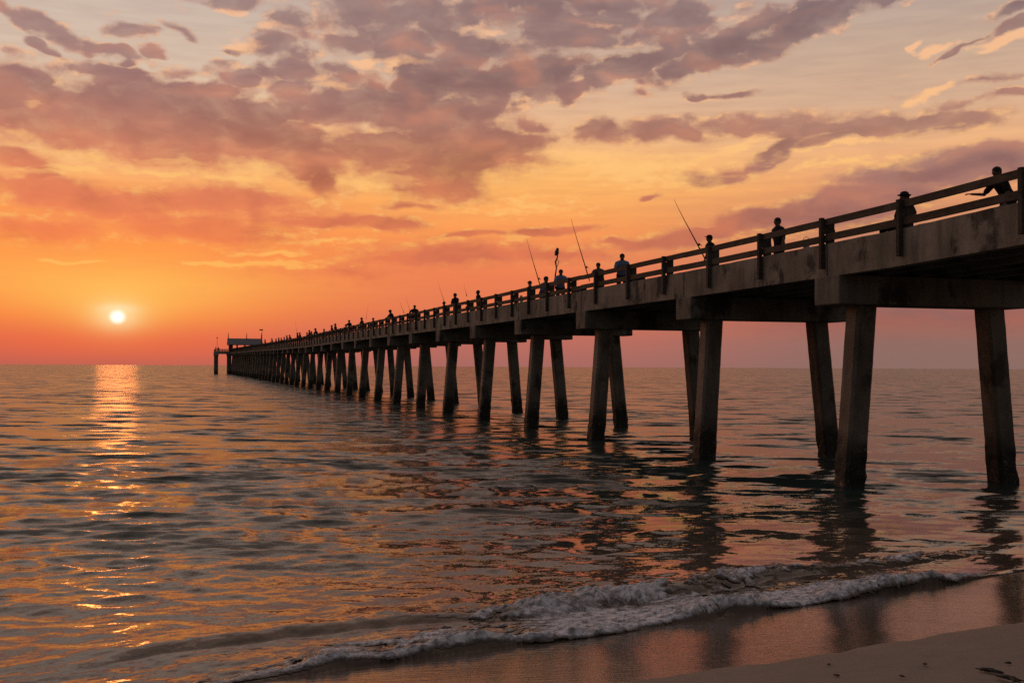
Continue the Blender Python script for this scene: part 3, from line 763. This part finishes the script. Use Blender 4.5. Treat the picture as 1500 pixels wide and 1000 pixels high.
# ------------------------------------------------------------------ fishing gear
def world_px(x, y, L):
    """point on the vertical plane L across the pier seen at photo pixel x,y"""
    a = a_px(x, L); p = wpos(L, a, 0)
    hz = 536.9 + (x - 750) * 0.00471
    dep = p.y
    return Vector((p.x, p.y, HCAM + (hz - y) / F * dep))
def rod(x0, y0, x1, y1, label, L=16.5, r=.017, reel=True):
    p, q = world_px(x0, y0, L), world_px(x1, y1, L - .9)
    o = empty('fishing_rod', p); tag(o, label, 'fishing rod', 'fishing rods along the rail')
    d = q - p; n = 14
    sagdir = Vector((0, 0, -1)) - d.normalized() * Vector((0, 0, -1)).dot(d.normalized())
    pts = [d * (k / n) + sagdir * .05 * d.length * (k / n) ** 2 * (1 - k / n) * 2 for k in range(n + 1)]
    bm = bmesh.new(); tube(bm, pts, [r * (1 - .80 * k / n) for k in range(n + 1)], 6)
    b = link('rod_blank', bm_mesh(bm), 'darkmetal', o)
    if reel:
        bm = bmesh.new()
        c = d * .12
        ell(bm, c + Vector((.05, -.05, -.02)), (.045, .06, .045), 10, 8); tube(bm, [c, c + Vector((.05, -.05, -.02))], .012, 6)
        tube(bm, [c + Vector((.05, -.05, -.02)), c + Vector((.13, -.05, -.03)), c + Vector((.13, -.05, -.09))], .009, 6)
        link('reel', bm_mesh(bm), 'darkmetal', o)
    bm = bmesh.new(); tube(bm, [-d.normalized() * .35, d * 0.0, d.normalized() * .25], [.02, .022, .02], 8)
    link('rod_grip', bm_mesh(bm), 'darkmetal', o)
rod(1026, 366, 987, 291, 'nearest and longest fishing rod leaning left beside the capped person', r=.024)
rod(860, 400, 836, 320, 'long fishing rod leaning over the rail beside the hunched person in grey', r=.026)
rod(790, 415, 771, 350, 'fishing rod leaning beside the sitting person in dull blue', r=.026)
rod(650, 441, 641, 413, 'short faint fishing rod left of the broad man', r=.016, reel=False)
rod(591, 457, 585, 441, 'thin fishing rod left of the slim person with the pale bag', r=.016, reel=False)
rod(600, 455, 594, 433, 'faint fishing rod right next to the slim person with the pale bag', r=.013, reel=False)
rod(536, 466, 539, 445, 'faint curved rod tip above the middle of the pier', r=.012, reel=False)
rod(683, 432, 679, 414, 'short thin rod between the broad man and the crouching person', r=.011, reel=False)
rod(434.5, 486, 432, 469, 'tall faint rod rising over the far pier', r=.02, reel=False)
# pole with a bulky dark head (hooded camera mast)
p = world_px(813, 404, 16.5)
o = empty('camera_mast', p, TH); tag(o, 'crooked dark pole topped by a bulky dark head, rising behind the blue shirts', 'mast')
top = world_px(815.5, 369, 16.4) - p
Ri = Matrix.Rotation(-TH, 3, 'Z'); top = Ri @ top
bm = bmesh.new(); tube(bm, [(0, 0, -.6), (0, 0, 0), top * .35 + Vector((.03, 0, 0)), top * .6 + Vector((-.04, 0, 0)), top * .8 + Vector((.04, 0, 0)), top], [.03, .035, .03, .04, .03, .03], 8)
link('mast_pole', bm_mesh(bm), 'darkmetal', o)
bm = bmesh.new(); ell(bm, top + Vector((0, 0, 0)), (.085, .085, .17), 14, 10); ell(bm, top + Vector((.02, 0, .12)), (.07, .08, .08), 14, 10); box(bm, top.x - .1, top.x + .02, top.y - .05, top.y + .05, top.z - .16, top.z + .04)
link('mast_head', bm_mesh(bm), 'darkmetal', o)
bm = bmesh.new(); tube(bm, [top * .35, top * .45 + Vector((.09, 0, .0)), top * .62 + Vector((.11, 0, 0)), top * .75], .014, 6)
link('cable', bm_mesh(bm), 'darkmetal', o)
# bags
def bag(x, L, label, s=(.2, .16, .26), mat='dark', lift=0.0, name='bag'):
    a = a_px(x, L); o = empty(name, wpos(L, a, ZR(a) - 1.07 + lift), TH); tag(o, label, 'bag')
    bm = bmesh.new(); ell(bm, Vector((0, 0, s[2])), s, 16, 12)
    for v in bm.verts: v.co += Vector(mnoise.noise_vector(v.co * 5)) * .035; v.co.z = max(v.co.z, 0)
    b = link('bag_body', bm_mesh(bm), mat, o)
    for f in b.data.polygons: f.use_smooth = True
    bm = bmesh.new(); tube(bm, [(-s[0] * .5, 0, s[2] * 1.85), (-s[0] * .3, 0, s[2] * 2.2), (s[0] * .3, 0, s[2] * 2.2), (s[0] * .5, 0, s[2] * 1.85)], .012, 6)
    link('bag_handle', bm_mesh(bm), 'darkmetal', o)
# tackle cart standing on the deck, its top showing over the lower rail
def cart(x, L, label, s, mat):
    a = a_px(x, L); o = empty('tackle_cart', wpos(L, a, ZR(a) - 1.07), TH); tag(o, label, 'cart')
    bm = bmesh.new(); box(bm, -s, s, -.22, .22, .35, .70); bev(bm, .03, 2); b = link('box', bm_mesh(bm), mat, o)
    bm = bmesh.new(); box(bm, -s - .01, s + .01, -.23, .23, .703, .76); bev(bm, .015); link('lid', bm_mesh(bm), 'dark', b)
    for y in (-.24, .24):
        bm = bmesh.new(); tube(bm, [(0, y - .025, .14), (0, y + .025, .14)], .14, 20); link('wheel', bm_mesh(bm), 'darkmetal', o)
    bm = bmesh.new()
    for xx in (-s + .04, s - .04):
        for yy in (-.18, .18): box(bm, xx - .02, xx + .02, yy - .02, yy + .02, 0.0, .348)
    link('frame', bm_mesh(bm), 'darkmetal', o)
cart(932, 16.9, 'dark box cart standing right of the tallest person in blue', .3, 'dark')
cart(848, 16.9, 'dark tackle cart between the hunched person and the pair in blue', .3, 'dark')
a = a_px(1187, 16.5)
o = empty('bait_bucket', wpos(16.38, a, ZR(a) - .60), TH); tag(o, 'small pale grey bait bucket hung at the rail left of a post', 'bucket')
bm = bmesh.new(); tube(bm, [(0, 0, .02), (0, 0, .2)], [.085, .105], 16); link('pail', bm_mesh(bm), 'white', o)
bm = bmesh.new(); tube(bm, [(-.1, 0, .2), (-.07, 0, .29), (0, 0, .32), (.07, 0, .29), (.1, 0, .2)], .008, 6); link('bail', bm_mesh(bm), 'darkmetal', o)

# distant boats
def boat(x, dist_, s, label, mast=True):
    X_ = (x - 750) / F * dist_
    o = empty('sailing_boat' if mast else 'motor_boat', (X_, dist_, 0), R(70)); o.scale = (s,) * 3
    tag(o, label, 'boat')
    bm = bmesh.new()
    secs = [(-4.5, .9, 1.0), (-2, 1.3, .95), (1, 1.3, 1.0), (3.5, .7, 1.15), (5, .05, 1.35)]
    rings = [[bm.verts.new(v) for v in ((x_, -w_, h), (x_, -w_ * .6, 0), (x_, 0, -.5), (x_, w_ * .6, 0), (x_, w_, h))] for x_, w_, h in secs]
    for A, B in zip(rings, rings[1:]):
        for k in range(4): bm.faces.new((A[k], A[k + 1], B[k + 1], B[k]))
        bm.faces.new((A[0], B[0], B[4], A[4]))
    bm.faces.new(rings[0])
    link('hull', bm_mesh(bm), 'dark', o)
    bm = bmesh.new(); box(bm, -2.5, 1, -.8, .8, .96, 2.0); bev(bm, .1); link('cabin', bm_mesh(bm), 'grey', o)
    if mast:
        bm = bmesh.new(); tube(bm, [(.8, 0, 1), (.8, 0, 12)], [.35, .25], 8); link('mast', bm_mesh(bm), 'dark', o)
boat(1320.5, 6200, 1.1, 'tiny sailing boat with a mast on the horizon between the two nearest piles')
boat(1393, 6500, 1.4, 'tiny low boat on the horizon right of the one with the mast', False)
boat(1075, 6500, 1.8, 'tiny low boat on the horizon right of the second bent of piles', False)

# ------------------------------------------------------------------ numpy noise
_T = rng.random((256, 256))
def vnoise(x, y):
    xi = np.floor(x).astype(np.int64); yi = np.floor(y).astype(np.int64)
    fx = x - xi; fy = y - yi; fx = fx * fx * (3 - 2 * fx); fy = fy * fy * (3 - 2 * fy)
    a = _T[xi & 255, yi & 255]; b = _T[(xi + 1) & 255, yi & 255]; c = _T[xi & 255, (yi + 1) & 255]; d = _T[(xi + 1) & 255, (yi + 1) & 255]
    return (a + (b - a) * fx) * (1 - fy) + (c + (d - c) * fx) * fy
def fbm(x, y, o=4, r=.5):
    s = 0; t = 0; k = 1.0
    for i in range(o):
        s = s + k * vnoise(x * 2 ** i + 17.3 * i, y * 2 ** i + 5.1 * i); t += k; k *= r
    return s / t
# shore frame: s along the waterline, t landward
S0 = np.array([-2.7, 10.5]); SD = np.array([.863, .505]); SN = np.array([.505, -.863])
def shore(x, y):
    s = (x - S0[0]) * SD[0] + (y - S0[1]) * SD[1]
    t = (x - S0[0]) * SN[0] + (y - S0[1]) * SN[1]
    t = t + .16 * (vnoise(s * .45 + 3, s * 0) - .5) + .07 * (vnoise(s * 1.7 + 9, s * 0) - .5)
    return s, t
def ground_z(x, y):
    s, t = shore(x, y)
    wet = np.clip(t, -60, 2.95) * .098
    wet = np.where(t < -1, -.098 + (t + 1) * .05, wet)
    edge = 2.62 + .02 * s + .012 * np.maximum(s - 3, 0) ** 1.5
    u = np.maximum(t - edge, 0)
    dry = .26 * (1 - np.exp(-u / .55)) + u * .045
    return np.minimum(wet + dry, 1.75) + .008 * (fbm(x * .9, y * .9) - .5) * (1 + 3 * (u > 0))

def grid_mesh(name, VX, VY, VZ, keep=None):
    nr, nc = VX.shape
    idx = np.arange(nr * nc).reshape(nr, nc)
    q = np.stack([idx[:-1, :-1], idx[:-1, 1:], idx[1:, 1:], idx[1:, :-1]], -1).reshape(-1, 4)
    if keep is not None:
        kf = (keep[:-1, :-1] | keep[:-1, 1:] | keep[1:, 1:] | keep[1:, :-1]).reshape(-1)
        q = q[kf]
        used = np.unique(q); rem = np.full(nr * nc, -1); rem[used] = np.arange(len(used)); q = rem[q]
    else: used = np.arange(nr * nc)
    co_ = np.stack([VX.reshape(-1)[used], VY.reshape(-1)[used], VZ.reshape(-1)[used]], -1)
    me = bpy.data.meshes.new(name)
    me.vertices.add(len(co_)); me.vertices.foreach_set('co', co_.astype(np.float32).reshape(-1))
    me.loops.add(q.size); me.loops.foreach_set('vertex_index', q.astype(np.int32).reshape(-1))
    me.polygons.add(len(q)); me.polygons.foreach_set('loop_start', (np.arange(len(q)) * 4).astype(np.int32))
    me.update(calc_edges=True)
    me.polygons.foreach_set('use_smooth', np.ones(len(q), bool))
    return me, used
def vattr(me, name, arr):
    a = me.attributes.new(name, 'FLOAT', 'POINT'); a.data.foreach_set('value', arr.astype(np.float32).reshape(-1))

# ------------------------------------------------------------------ sea
ang = np.concatenate([np.linspace(-100, -36, 60), np.linspace(-35.5, 35.5, 1250), np.linspace(36, 100, 60)])
rr = [4.0]
while rr[-1] < 30000:
    r_ = rr[-1]
    step = max(.035, r_ * r_ / 3300 * .62) if r_ < 260 else r_ * .06
    step = min(step, r_ * .06)
    rr.append(r_ + step)
rr = np.array(rr)
A_, R_ = np.meshgrid(np.radians(ang), rr)
GX, GY = R_ * np.sin(A_), R_ * np.cos(A_)
drr = np.gradient(rr)[:, None] * np.ones_like(A_)
wz = np.zeros_like(GX); wx = np.zeros_like(GX); wy = np.zeros_like(GX)
s_, t_ = shore(GX, GY)
lack = np.zeros_like(GX)
main = math.radians(-90 + 13)                 # travel direction, towards the beach
nw = 110
tot = 0
patch = .45 + 1.1 * fbm(GX * .05 + 7, GY * .11 + 3, 3)
deepf = np.clip((-t_ - 1.0) / 14.0, 0.0, 1.0)
for k in range(nw):
    lam = .20 * (6.0 / .20) ** (k / (nw - 1)) * rng.uniform(.93, 1.07)
    kk = 2 * math.pi / lam
    sp = 0.78 if lam < 1.2 else 0.58
    th_ = main + rng.normal(0, sp * .75)
    amp = lam / 6.283 * (.021 + .016 * math.exp(-((math.log(lam / .8)) / .5) ** 2)) * rng.uniform(.6, 1.4) * (1.0 if lam < 1.2 else .34 + .66 * math.exp(-((lam - 1.2) / .5) ** 2))
    fz = np.clip((lam / drr - 2.2) / 2.5, 0, 1)
    fd = (.28 + .72 * deepf) if lam > 1.2 else (.5 + .5 * deepf)
    ph = rng.uniform(0, 6.283)
    arg = kk * (math.cos(th_) * GX + math.sin(th_) * GY) + ph + 1.6 * (fbm(GX * .13 + k, GY * .13, 2) - .5) * (2 if lam < 3 else 1)
    ox, oy = rng.uniform(0, 200, 2)
    grp = .35 + 1.5 * vnoise(GX / (2.2 * lam + .5) + ox, GY / (3.0 * lam + .8) + oy) ** 1.5
    e = amp * fz * fd * patch * grp
    wz += e * (.45 * np.sin(arg) + .62 * (1 - 2 * np.abs(np.sin((arg - math.pi / 2) / 2))))
    wx += -e * .85 * math.cos(th_) * np.cos(arg) * -1
    wy += -e * .85 * math.sin(th_) * np.cos(arg) * -1
    lack += (1 - fz) * amp * amp * kk * kk; tot += amp * amp * kk * kk
lack = np.sqrt(lack / tot)
damp = np.clip((-t_ - .3) / 5.0, .12, 1)
wz *= damp; wx *= damp; wy *= damp
# small shore breakers
def bore(t, c, h, front, back):
    u = t - c
    f_ = np.where(u > 0, np.clip(1 - (u / front) ** 1.6, 0, 1), np.exp(-(np.abs(u) / back) ** 1.2))
    return h * f_
sfade = (1 - .80 * np.clip((s_ - 9.9) / 2.0, 0, 1)) * (.3 + .7 * np.clip((s_ + .5) / 3.5, 0, 1))
sf2 = (1 - .75 * np.clip((s_ - 10.9) / 3.0, 0, 1)) * (.4 + .6 * np.clip((s_ - 1.0) / 3.5, 0, 1))
c1 = -.10 + .26 * (fbm(s_ * 1.1, s_ * 0 + 2, 3) - .5); c2 = -1.62 + .7 * (fbm(s_ * .5, s_ * 0 + 7, 3) - .5)
hb1 = (.03 + .12 * vnoise(s_ * .8, s_ * 0 + 4)) * (.55 + .9 * fbm(s_ * 3.1, t_ * 2.5, 3)) * sfade; hb2 = (.03 + .14 * vnoise(s_ * .6 + 30, s_ * 0 + 4)) * (.55 + .9 * fbm(s_ * 2.3 + 9, t_ * 2.0, 3)) * sf2
bz = bore(t_, c1, hb1, .16, .42) + bore(t_, c2, hb2, .30, .75)
swash = .035 * (fbm(s_ * 2.2, t_ * 5) - .5) * np.exp(-((t_ + 1) / 1.5) ** 2)
gz0 = ground_z(GX, GY)
WZ = wz + bz + swash
WZ = np.where(t_ > 0.02, gz0 - .03 - .1 * np.clip(t_, 0, 3), WZ)
keep = t_ < .45
me, used = grid_mesh('water', GX + wx * (t_ < -.8), GY + wy * (t_ < -.8), WZ, keep)
vattr(me, 'lack', lack.reshape(-1)[used]); vattr(me, 'shoret', np.clip(t_, -60, 3).reshape(-1)[used])
m, n, b = principled('sea_water', 0.06, 0.5)
b.inputs['IOR'].default_value = 1.333
geo = n.node('ShaderNodeNewGeometry')
pos = geo.outputs['Position']
lk = n.node('ShaderNodeAttribute', attribute_name='lack').outputs['Fac']
stt = n.node('ShaderNodeAttribute', attribute_name='shoret').outputs['Fac']
pr = n.mapping(pos, rot=(0, 0, R(-6)), scale=(.38, 1.0, 1))
def slope(v, scale, detail, amp, ax=1.0):
    c = n.noise(v, scale, detail, .6, out='Color')
    return n.vmath('MULTIPLY', n.vmath('SUBTRACT', c, (.5, .5, .5)), (amp * ax, amp, 0))
s1 = n.vmath('ADD', slope(pr, 5.5, 5, .44, .7), slope(pos, 22.0, 2, .24, .8))
s2 = n.vmath('SCALE', n.vmath('ADD', slope(pr, 1.1, 4, 1.6, .6), slope(n.mapping(pos, rot=(0, 0, R(-6)), scale=(.62, 1.0, 1)), .55, 4, 3.3, .6)), scale=lk)
big = n.noise(n.mapping(pos, scale=(.02, .055, 1)), 1.0, 3, .55)
s1 = n.vmath('SCALE', s1, scale=n.sstep(big, .3, .7, .55, 1.5))
near = n.sstep(stt, -9, -1.0, 1.0, .55)
s1 = n.vmath('SCALE', s1, scale=near)
nrm = n.vmath('NORMALIZE', n.vmath('SUBTRACT', geo.outputs['Normal'], n.vmath('ADD', s1, s2)))
n.l.new(nrm, b.inputs['Normal'])
murk = n.sstep(stt, -9, -.6)
turb = n.noise(n.mapping(pos, scale=(1, 2, 1)), .9, 4, .6)
bc = n.mix(murk, (.030, .050, .046, 1), (.13, .095, .072, 1))
bc = n.mix(n.math('MULTIPLY', n.sstep(turb, .45, .7), .4), bc, (.045, .05, .044, 1))
n.put(b.inputs['Base Color'], bc)
b.inputs['Specular Tint'].default_value = (1.0, .77, .66, 1)
rgh = n.math('ADD', .055, n.math('ADD', n.math('MULTIPLY', lk, .10), n.math('MULTIPLY', n.math('POWER', lk, 8.0), .05)))
n.put(b.inputs['Roughness'], rgh)
wo = link('water', me, m); tag(wo, kind='structure')

# ------------------------------------------------------------------ foam: lumpy froth of real thickness along the breakers
sg = np.linspace(-9, 14, 1500); tg = np.linspace(-3.6, .35, 420)
TG, SG = np.meshgrid(tg, sg)
FX = S0[0] + SG * SD[0] + TG * SN[0]; FY = S0[1] + SG * SD[1] + TG * SN[1]
fs, ft = shore(FX, FY)
fc1 = -.10 + .26 * (fbm(fs * 1.1, fs * 0 + 2, 3) - .5); fc2 = -1.62 + .7 * (fbm(fs * .5, fs * 0 + 7, 3) - .5)
fsf = (1 - .80 * np.clip((fs - 9.9) / 2.0, 0, 1)) * (.3 + .7 * np.clip((fs + .5) / 3.5, 0, 1)); fsf2 = (1 - .75 * np.clip((fs - 10.9) / 3.0, 0, 1)) * (.4 + .6 * np.clip((fs - 1.0) / 3.5, 0, 1))
fh1 = (.03 + .12 * vnoise(fs * .8, fs * 0 + 4)) * (.55 + .9 * fbm(fs * 3.1, ft * 2.5, 3)) * fsf; fh2 = (.03 + .14 * vnoise(fs * .6 + 30, fs * 0 + 4)) * (.55 + .9 * fbm(fs * 2.3 + 9, ft * 2.0, 3)) * fsf2
fz_ = bore(ft, fc1, fh1, .16, .42) + bore(ft, fc2, fh2, .30, .75)
wxp, wyp = fbm(FX * 2.1, FY * 2.1, 3) * 1.2, fbm(FX * 2.1 + 40, FY * 2.1, 3) * 1.2
lace = np.abs(fbm(fs * 2.2 + wxp * 2, ft * 5.5 + wyp * 2, 5, .6) - .5) * 2            # thin curved filaments
def band(t, c, a, b_): return np.where(t > c, np.exp(-((t - c) / a) ** 2), np.exp(-((t - c) / b_) ** 2))
cov = 1.05 * band(ft, fc1 + .02, .13, .62) * fsf + .95 * band(ft, fc2, .30, .55) * fsf2 + .78 * band(ft, -.85, .5, .5) * (fsf * .8 + .2) + .25 * band(ft, -2.5, .5, .6) * fsf2
left = np.clip((5.0 - fs) / 8, 0, 1)
cov += .16 * left * band(ft, -.9, 1.0, 1.0)
patchy = fbm(fs * .9 + 4, ft * 1.6 + 2, 4)
mask = cov * (.40 + 1.2 * patchy) - .80 * (1 - lace) * (1.2 - .75 * np.exp(-((ft - fc1) / .12) ** 2)) - .15
lump = fbm(FX * 11, FY * 11, 5, .62); lump2 = fbm(FX * 34 + 5, FY * 34, 3, .6)
th = np.clip(mask * 2.2, 0, 1)
FZ = np.maximum(fz_, ground_z(FX, FY) * (ft > -.4) * 1.0) + th * (.006 + .085 * np.clip(lump - .32, 0, 1) * (.5 + fz_ * 9) + .012 * lump2) + .002
FXd = FX + SN[0] * th * (lump - .5) * .12; FYd = FY + SN[1] * th * (lump - .5) * .12
me, used = grid_mesh('sea_foam', FXd, FYd, FZ, mask > .015)
vattr(me, 'thick', th.reshape(-1)[used])
m, n, b = principled('foam', .75, .4)
tk = n.node('ShaderNodeAttribute', attribute_name='thick').outputs['Fac']
pos = n.node('ShaderNodeNewGeometry').outputs['Position']
fn = n.noise(pos, 42, 5, .65); fn2 = n.noise(pos, 9, 4, .6)
f_ = n.sstep(n.math('ADD', tk, n.math('MULTIPLY', n.math('SUBTRACT', fn, .5), .9)), .10, .75)
f_ = n.math('MULTIPLY', f_, n.sstep(fn2, .35, .62, .30, 1.0))
n.put(b.inputs['Base Color'], n.mix(f_, (.09, .07, .058, 1), (.88, .84, .87, 1)))
n.put(b.inputs['Roughness'], n.math('ADD', .12, n.math('MULTIPLY', f_, .6)))
bump(n, b, fn, .8, .012)
fo = link('sea_foam', me, m); tag(fo, kind='stuff')

# ------------------------------------------------------------------ beach: one sheet from the seabed to the dry sand
xs = np.concatenate([np.linspace(-160, -8, 60), np.linspace(-7.8, 12, 520), np.linspace(12.3, 160, 60)])
ys = np.concatenate([np.linspace(-120, 6.5, 60), np.linspace(6.6, 22, 440), np.linspace(22.5, 120, 60)])
BX, BY = np.meshgrid(xs, ys)
BZ = ground_z(BX, BY)
bs, bt = shore(BX, BY)
bedge = 2.62 + .02 * bs + .012 * np.maximum(bs - 3, 0) ** 1.5
dryf = np.clip((bt - bedge + .02) / .10, 0, 1)
BZ = BZ + dryf * (.012 * (fbm(BX * 3.5, BY * 3.5, 4) - .5) + .022 * (fbm(BX * 9, BY * 9, 3) - .5) + .05 * (fbm(BX * .6, BY * .6, 3) - .5))
# long run of the seabed keeps under the water
me, used = grid_mesh('beach', BX, BY, np.maximum(BZ, -3.0))
vattr(me, 'dry', np.clip((bt - bedge + .02) / .22, 0, 1)); vattr(me, 'shoret', np.clip(bt, -5, 5))
m, n, b = principled('beach_sand', .5, .5)
pos = n.node('ShaderNodeNewGeometry').outputs['Position']
dr = n.node('ShaderNodeAttribute', attribute_name='dry').outputs['Fac']
stt = n.node('ShaderNodeAttribute', attribute_name='shoret').outputs['Fac']
nz1 = n.noise(pos, 1.1, 4, .6); nz2 = n.noise(pos, 70, 3, .6); nz3 = n.noise(pos, 5, 4, .6)
wetc = n.mix(nz1, (.105, .078, .058, 1), (.15, .115, .088, 1))
dryc = n.mix(nz1, (.27, .215, .175, 1), (.34, .275, .225, 1))
c = n.mix(dr, wetc, dryc)
c = n.mix(n.math('MULTIPLY', n.sstep(nz2, .60, .72), .35), c, (.06, .045, .035, 1))
n.put(b.inputs['Base Color'], c)
wr = n.sstep(n.math('ADD', stt, n.math('MULTIPLY', n.math('SUBTRACT', nz3, .5), 1.2)), .6, 3.4, .055, .16)
n.put(b.inputs['Roughness'], n.math('ADD', n.math('MULTIPLY', wr, n.math('SUBTRACT', 1.0, dr)), n.math('MULTIPLY', dr, .85)))
n.put(b.inputs['Specular IOR Level'], n.math('SUBTRACT', .95, n.math('MULTIPLY', dr, .83)))
rip = n.noise(n.mapping(pos, rot=(0, 0, R(-30)), scale=(2.2, 11, 1)), 1.6, 4, .6)
h = n.math('ADD', n.math('MULTIPLY', nz2, n.math('ADD', .05, n.math('MULTIPLY', dr, .35))), n.math('MULTIPLY', n.math('SUBTRACT', 1.0, dr), n.math('MULTIPLY', rip, .5)))
bump(n, b, h, .5, .02)
bo = link('beach', me, m); tag(bo, kind='structure')

# ------------------------------------------------------------------ seaweed scraps on the dry sand
def sand_px(x, y):
    p = Vector((0, 0, HCAM)); d = Rm @ Vector(((x - 750) / F, (500 - y) / F, -1))
    t = 5.0
    for _ in range(400):
        q = p + d * t
        if q.z <= float(ground_z(np.array(q.x), np.array(q.y))): break
        t += .03
    return q
def weed(x, y, size, label, nst=9):
    size *= .75
    q = sand_px(x, y); z0 = float(ground_z(np.array(q.x), np.array(q.y)))
    o = empty('seaweed', (q.x, q.y, z0), random.uniform(0, 6)); tag(o, label, 'seaweed', 'scraps of seaweed on the sand')
    bm = bmesh.new()
    for k in range(nst):
        a = random.uniform(-.5, .5) + (0 if random.random() < .6 else math.pi); l = size * random.uniform(.5, 1.1)
        pts = []; ba = random.uniform(-.3, .3)
        for i in range(7):
            t = i / 6
            pts.append((l * (t - .4) * math.cos(a + ba * t) + random.uniform(-.01, .01), l * (t - .4) * math.sin(a + ba * t) + random.uniform(-.015, .015), .012 + .05 * size * 4 * math.sin(t * math.pi) * random.uniform(.1, .4)))
        tube(bm, pts, [v * min(1, size * 7) for v in (.004, .010, .013, .012, .010, .007, .003)], 5)
    link('fronds', bm_mesh(bm), 'weed', o)
MAT['weed'] = simple('dark_seaweed', (.022, .016, .012), .6, .4)
q = Matrix
for x, y, sz, lb in ((1450, 985, .22, 'largest scrap of seaweed in the bottom right corner of the sand'), (1478, 973, .10, 'small scrap of seaweed at the right edge of the sand'), (1322, 992, .07, 'small dark scrap of seaweed left of the largest one'), (1226, 991, .08, 'scrap of seaweed near the middle of the dry sand'),
                     (1214, 975, .05, 'tiniest speck of seaweed, above the middle scrap'), (1480, 997, .26, 'clump of seaweed cut by the bottom edge of the photo'), (1355, 975, .06, 'thin seaweed strand right of the middle of the dry sand')):
    weed(x, y, sz, lb, 12 if sz > .15 else 5)
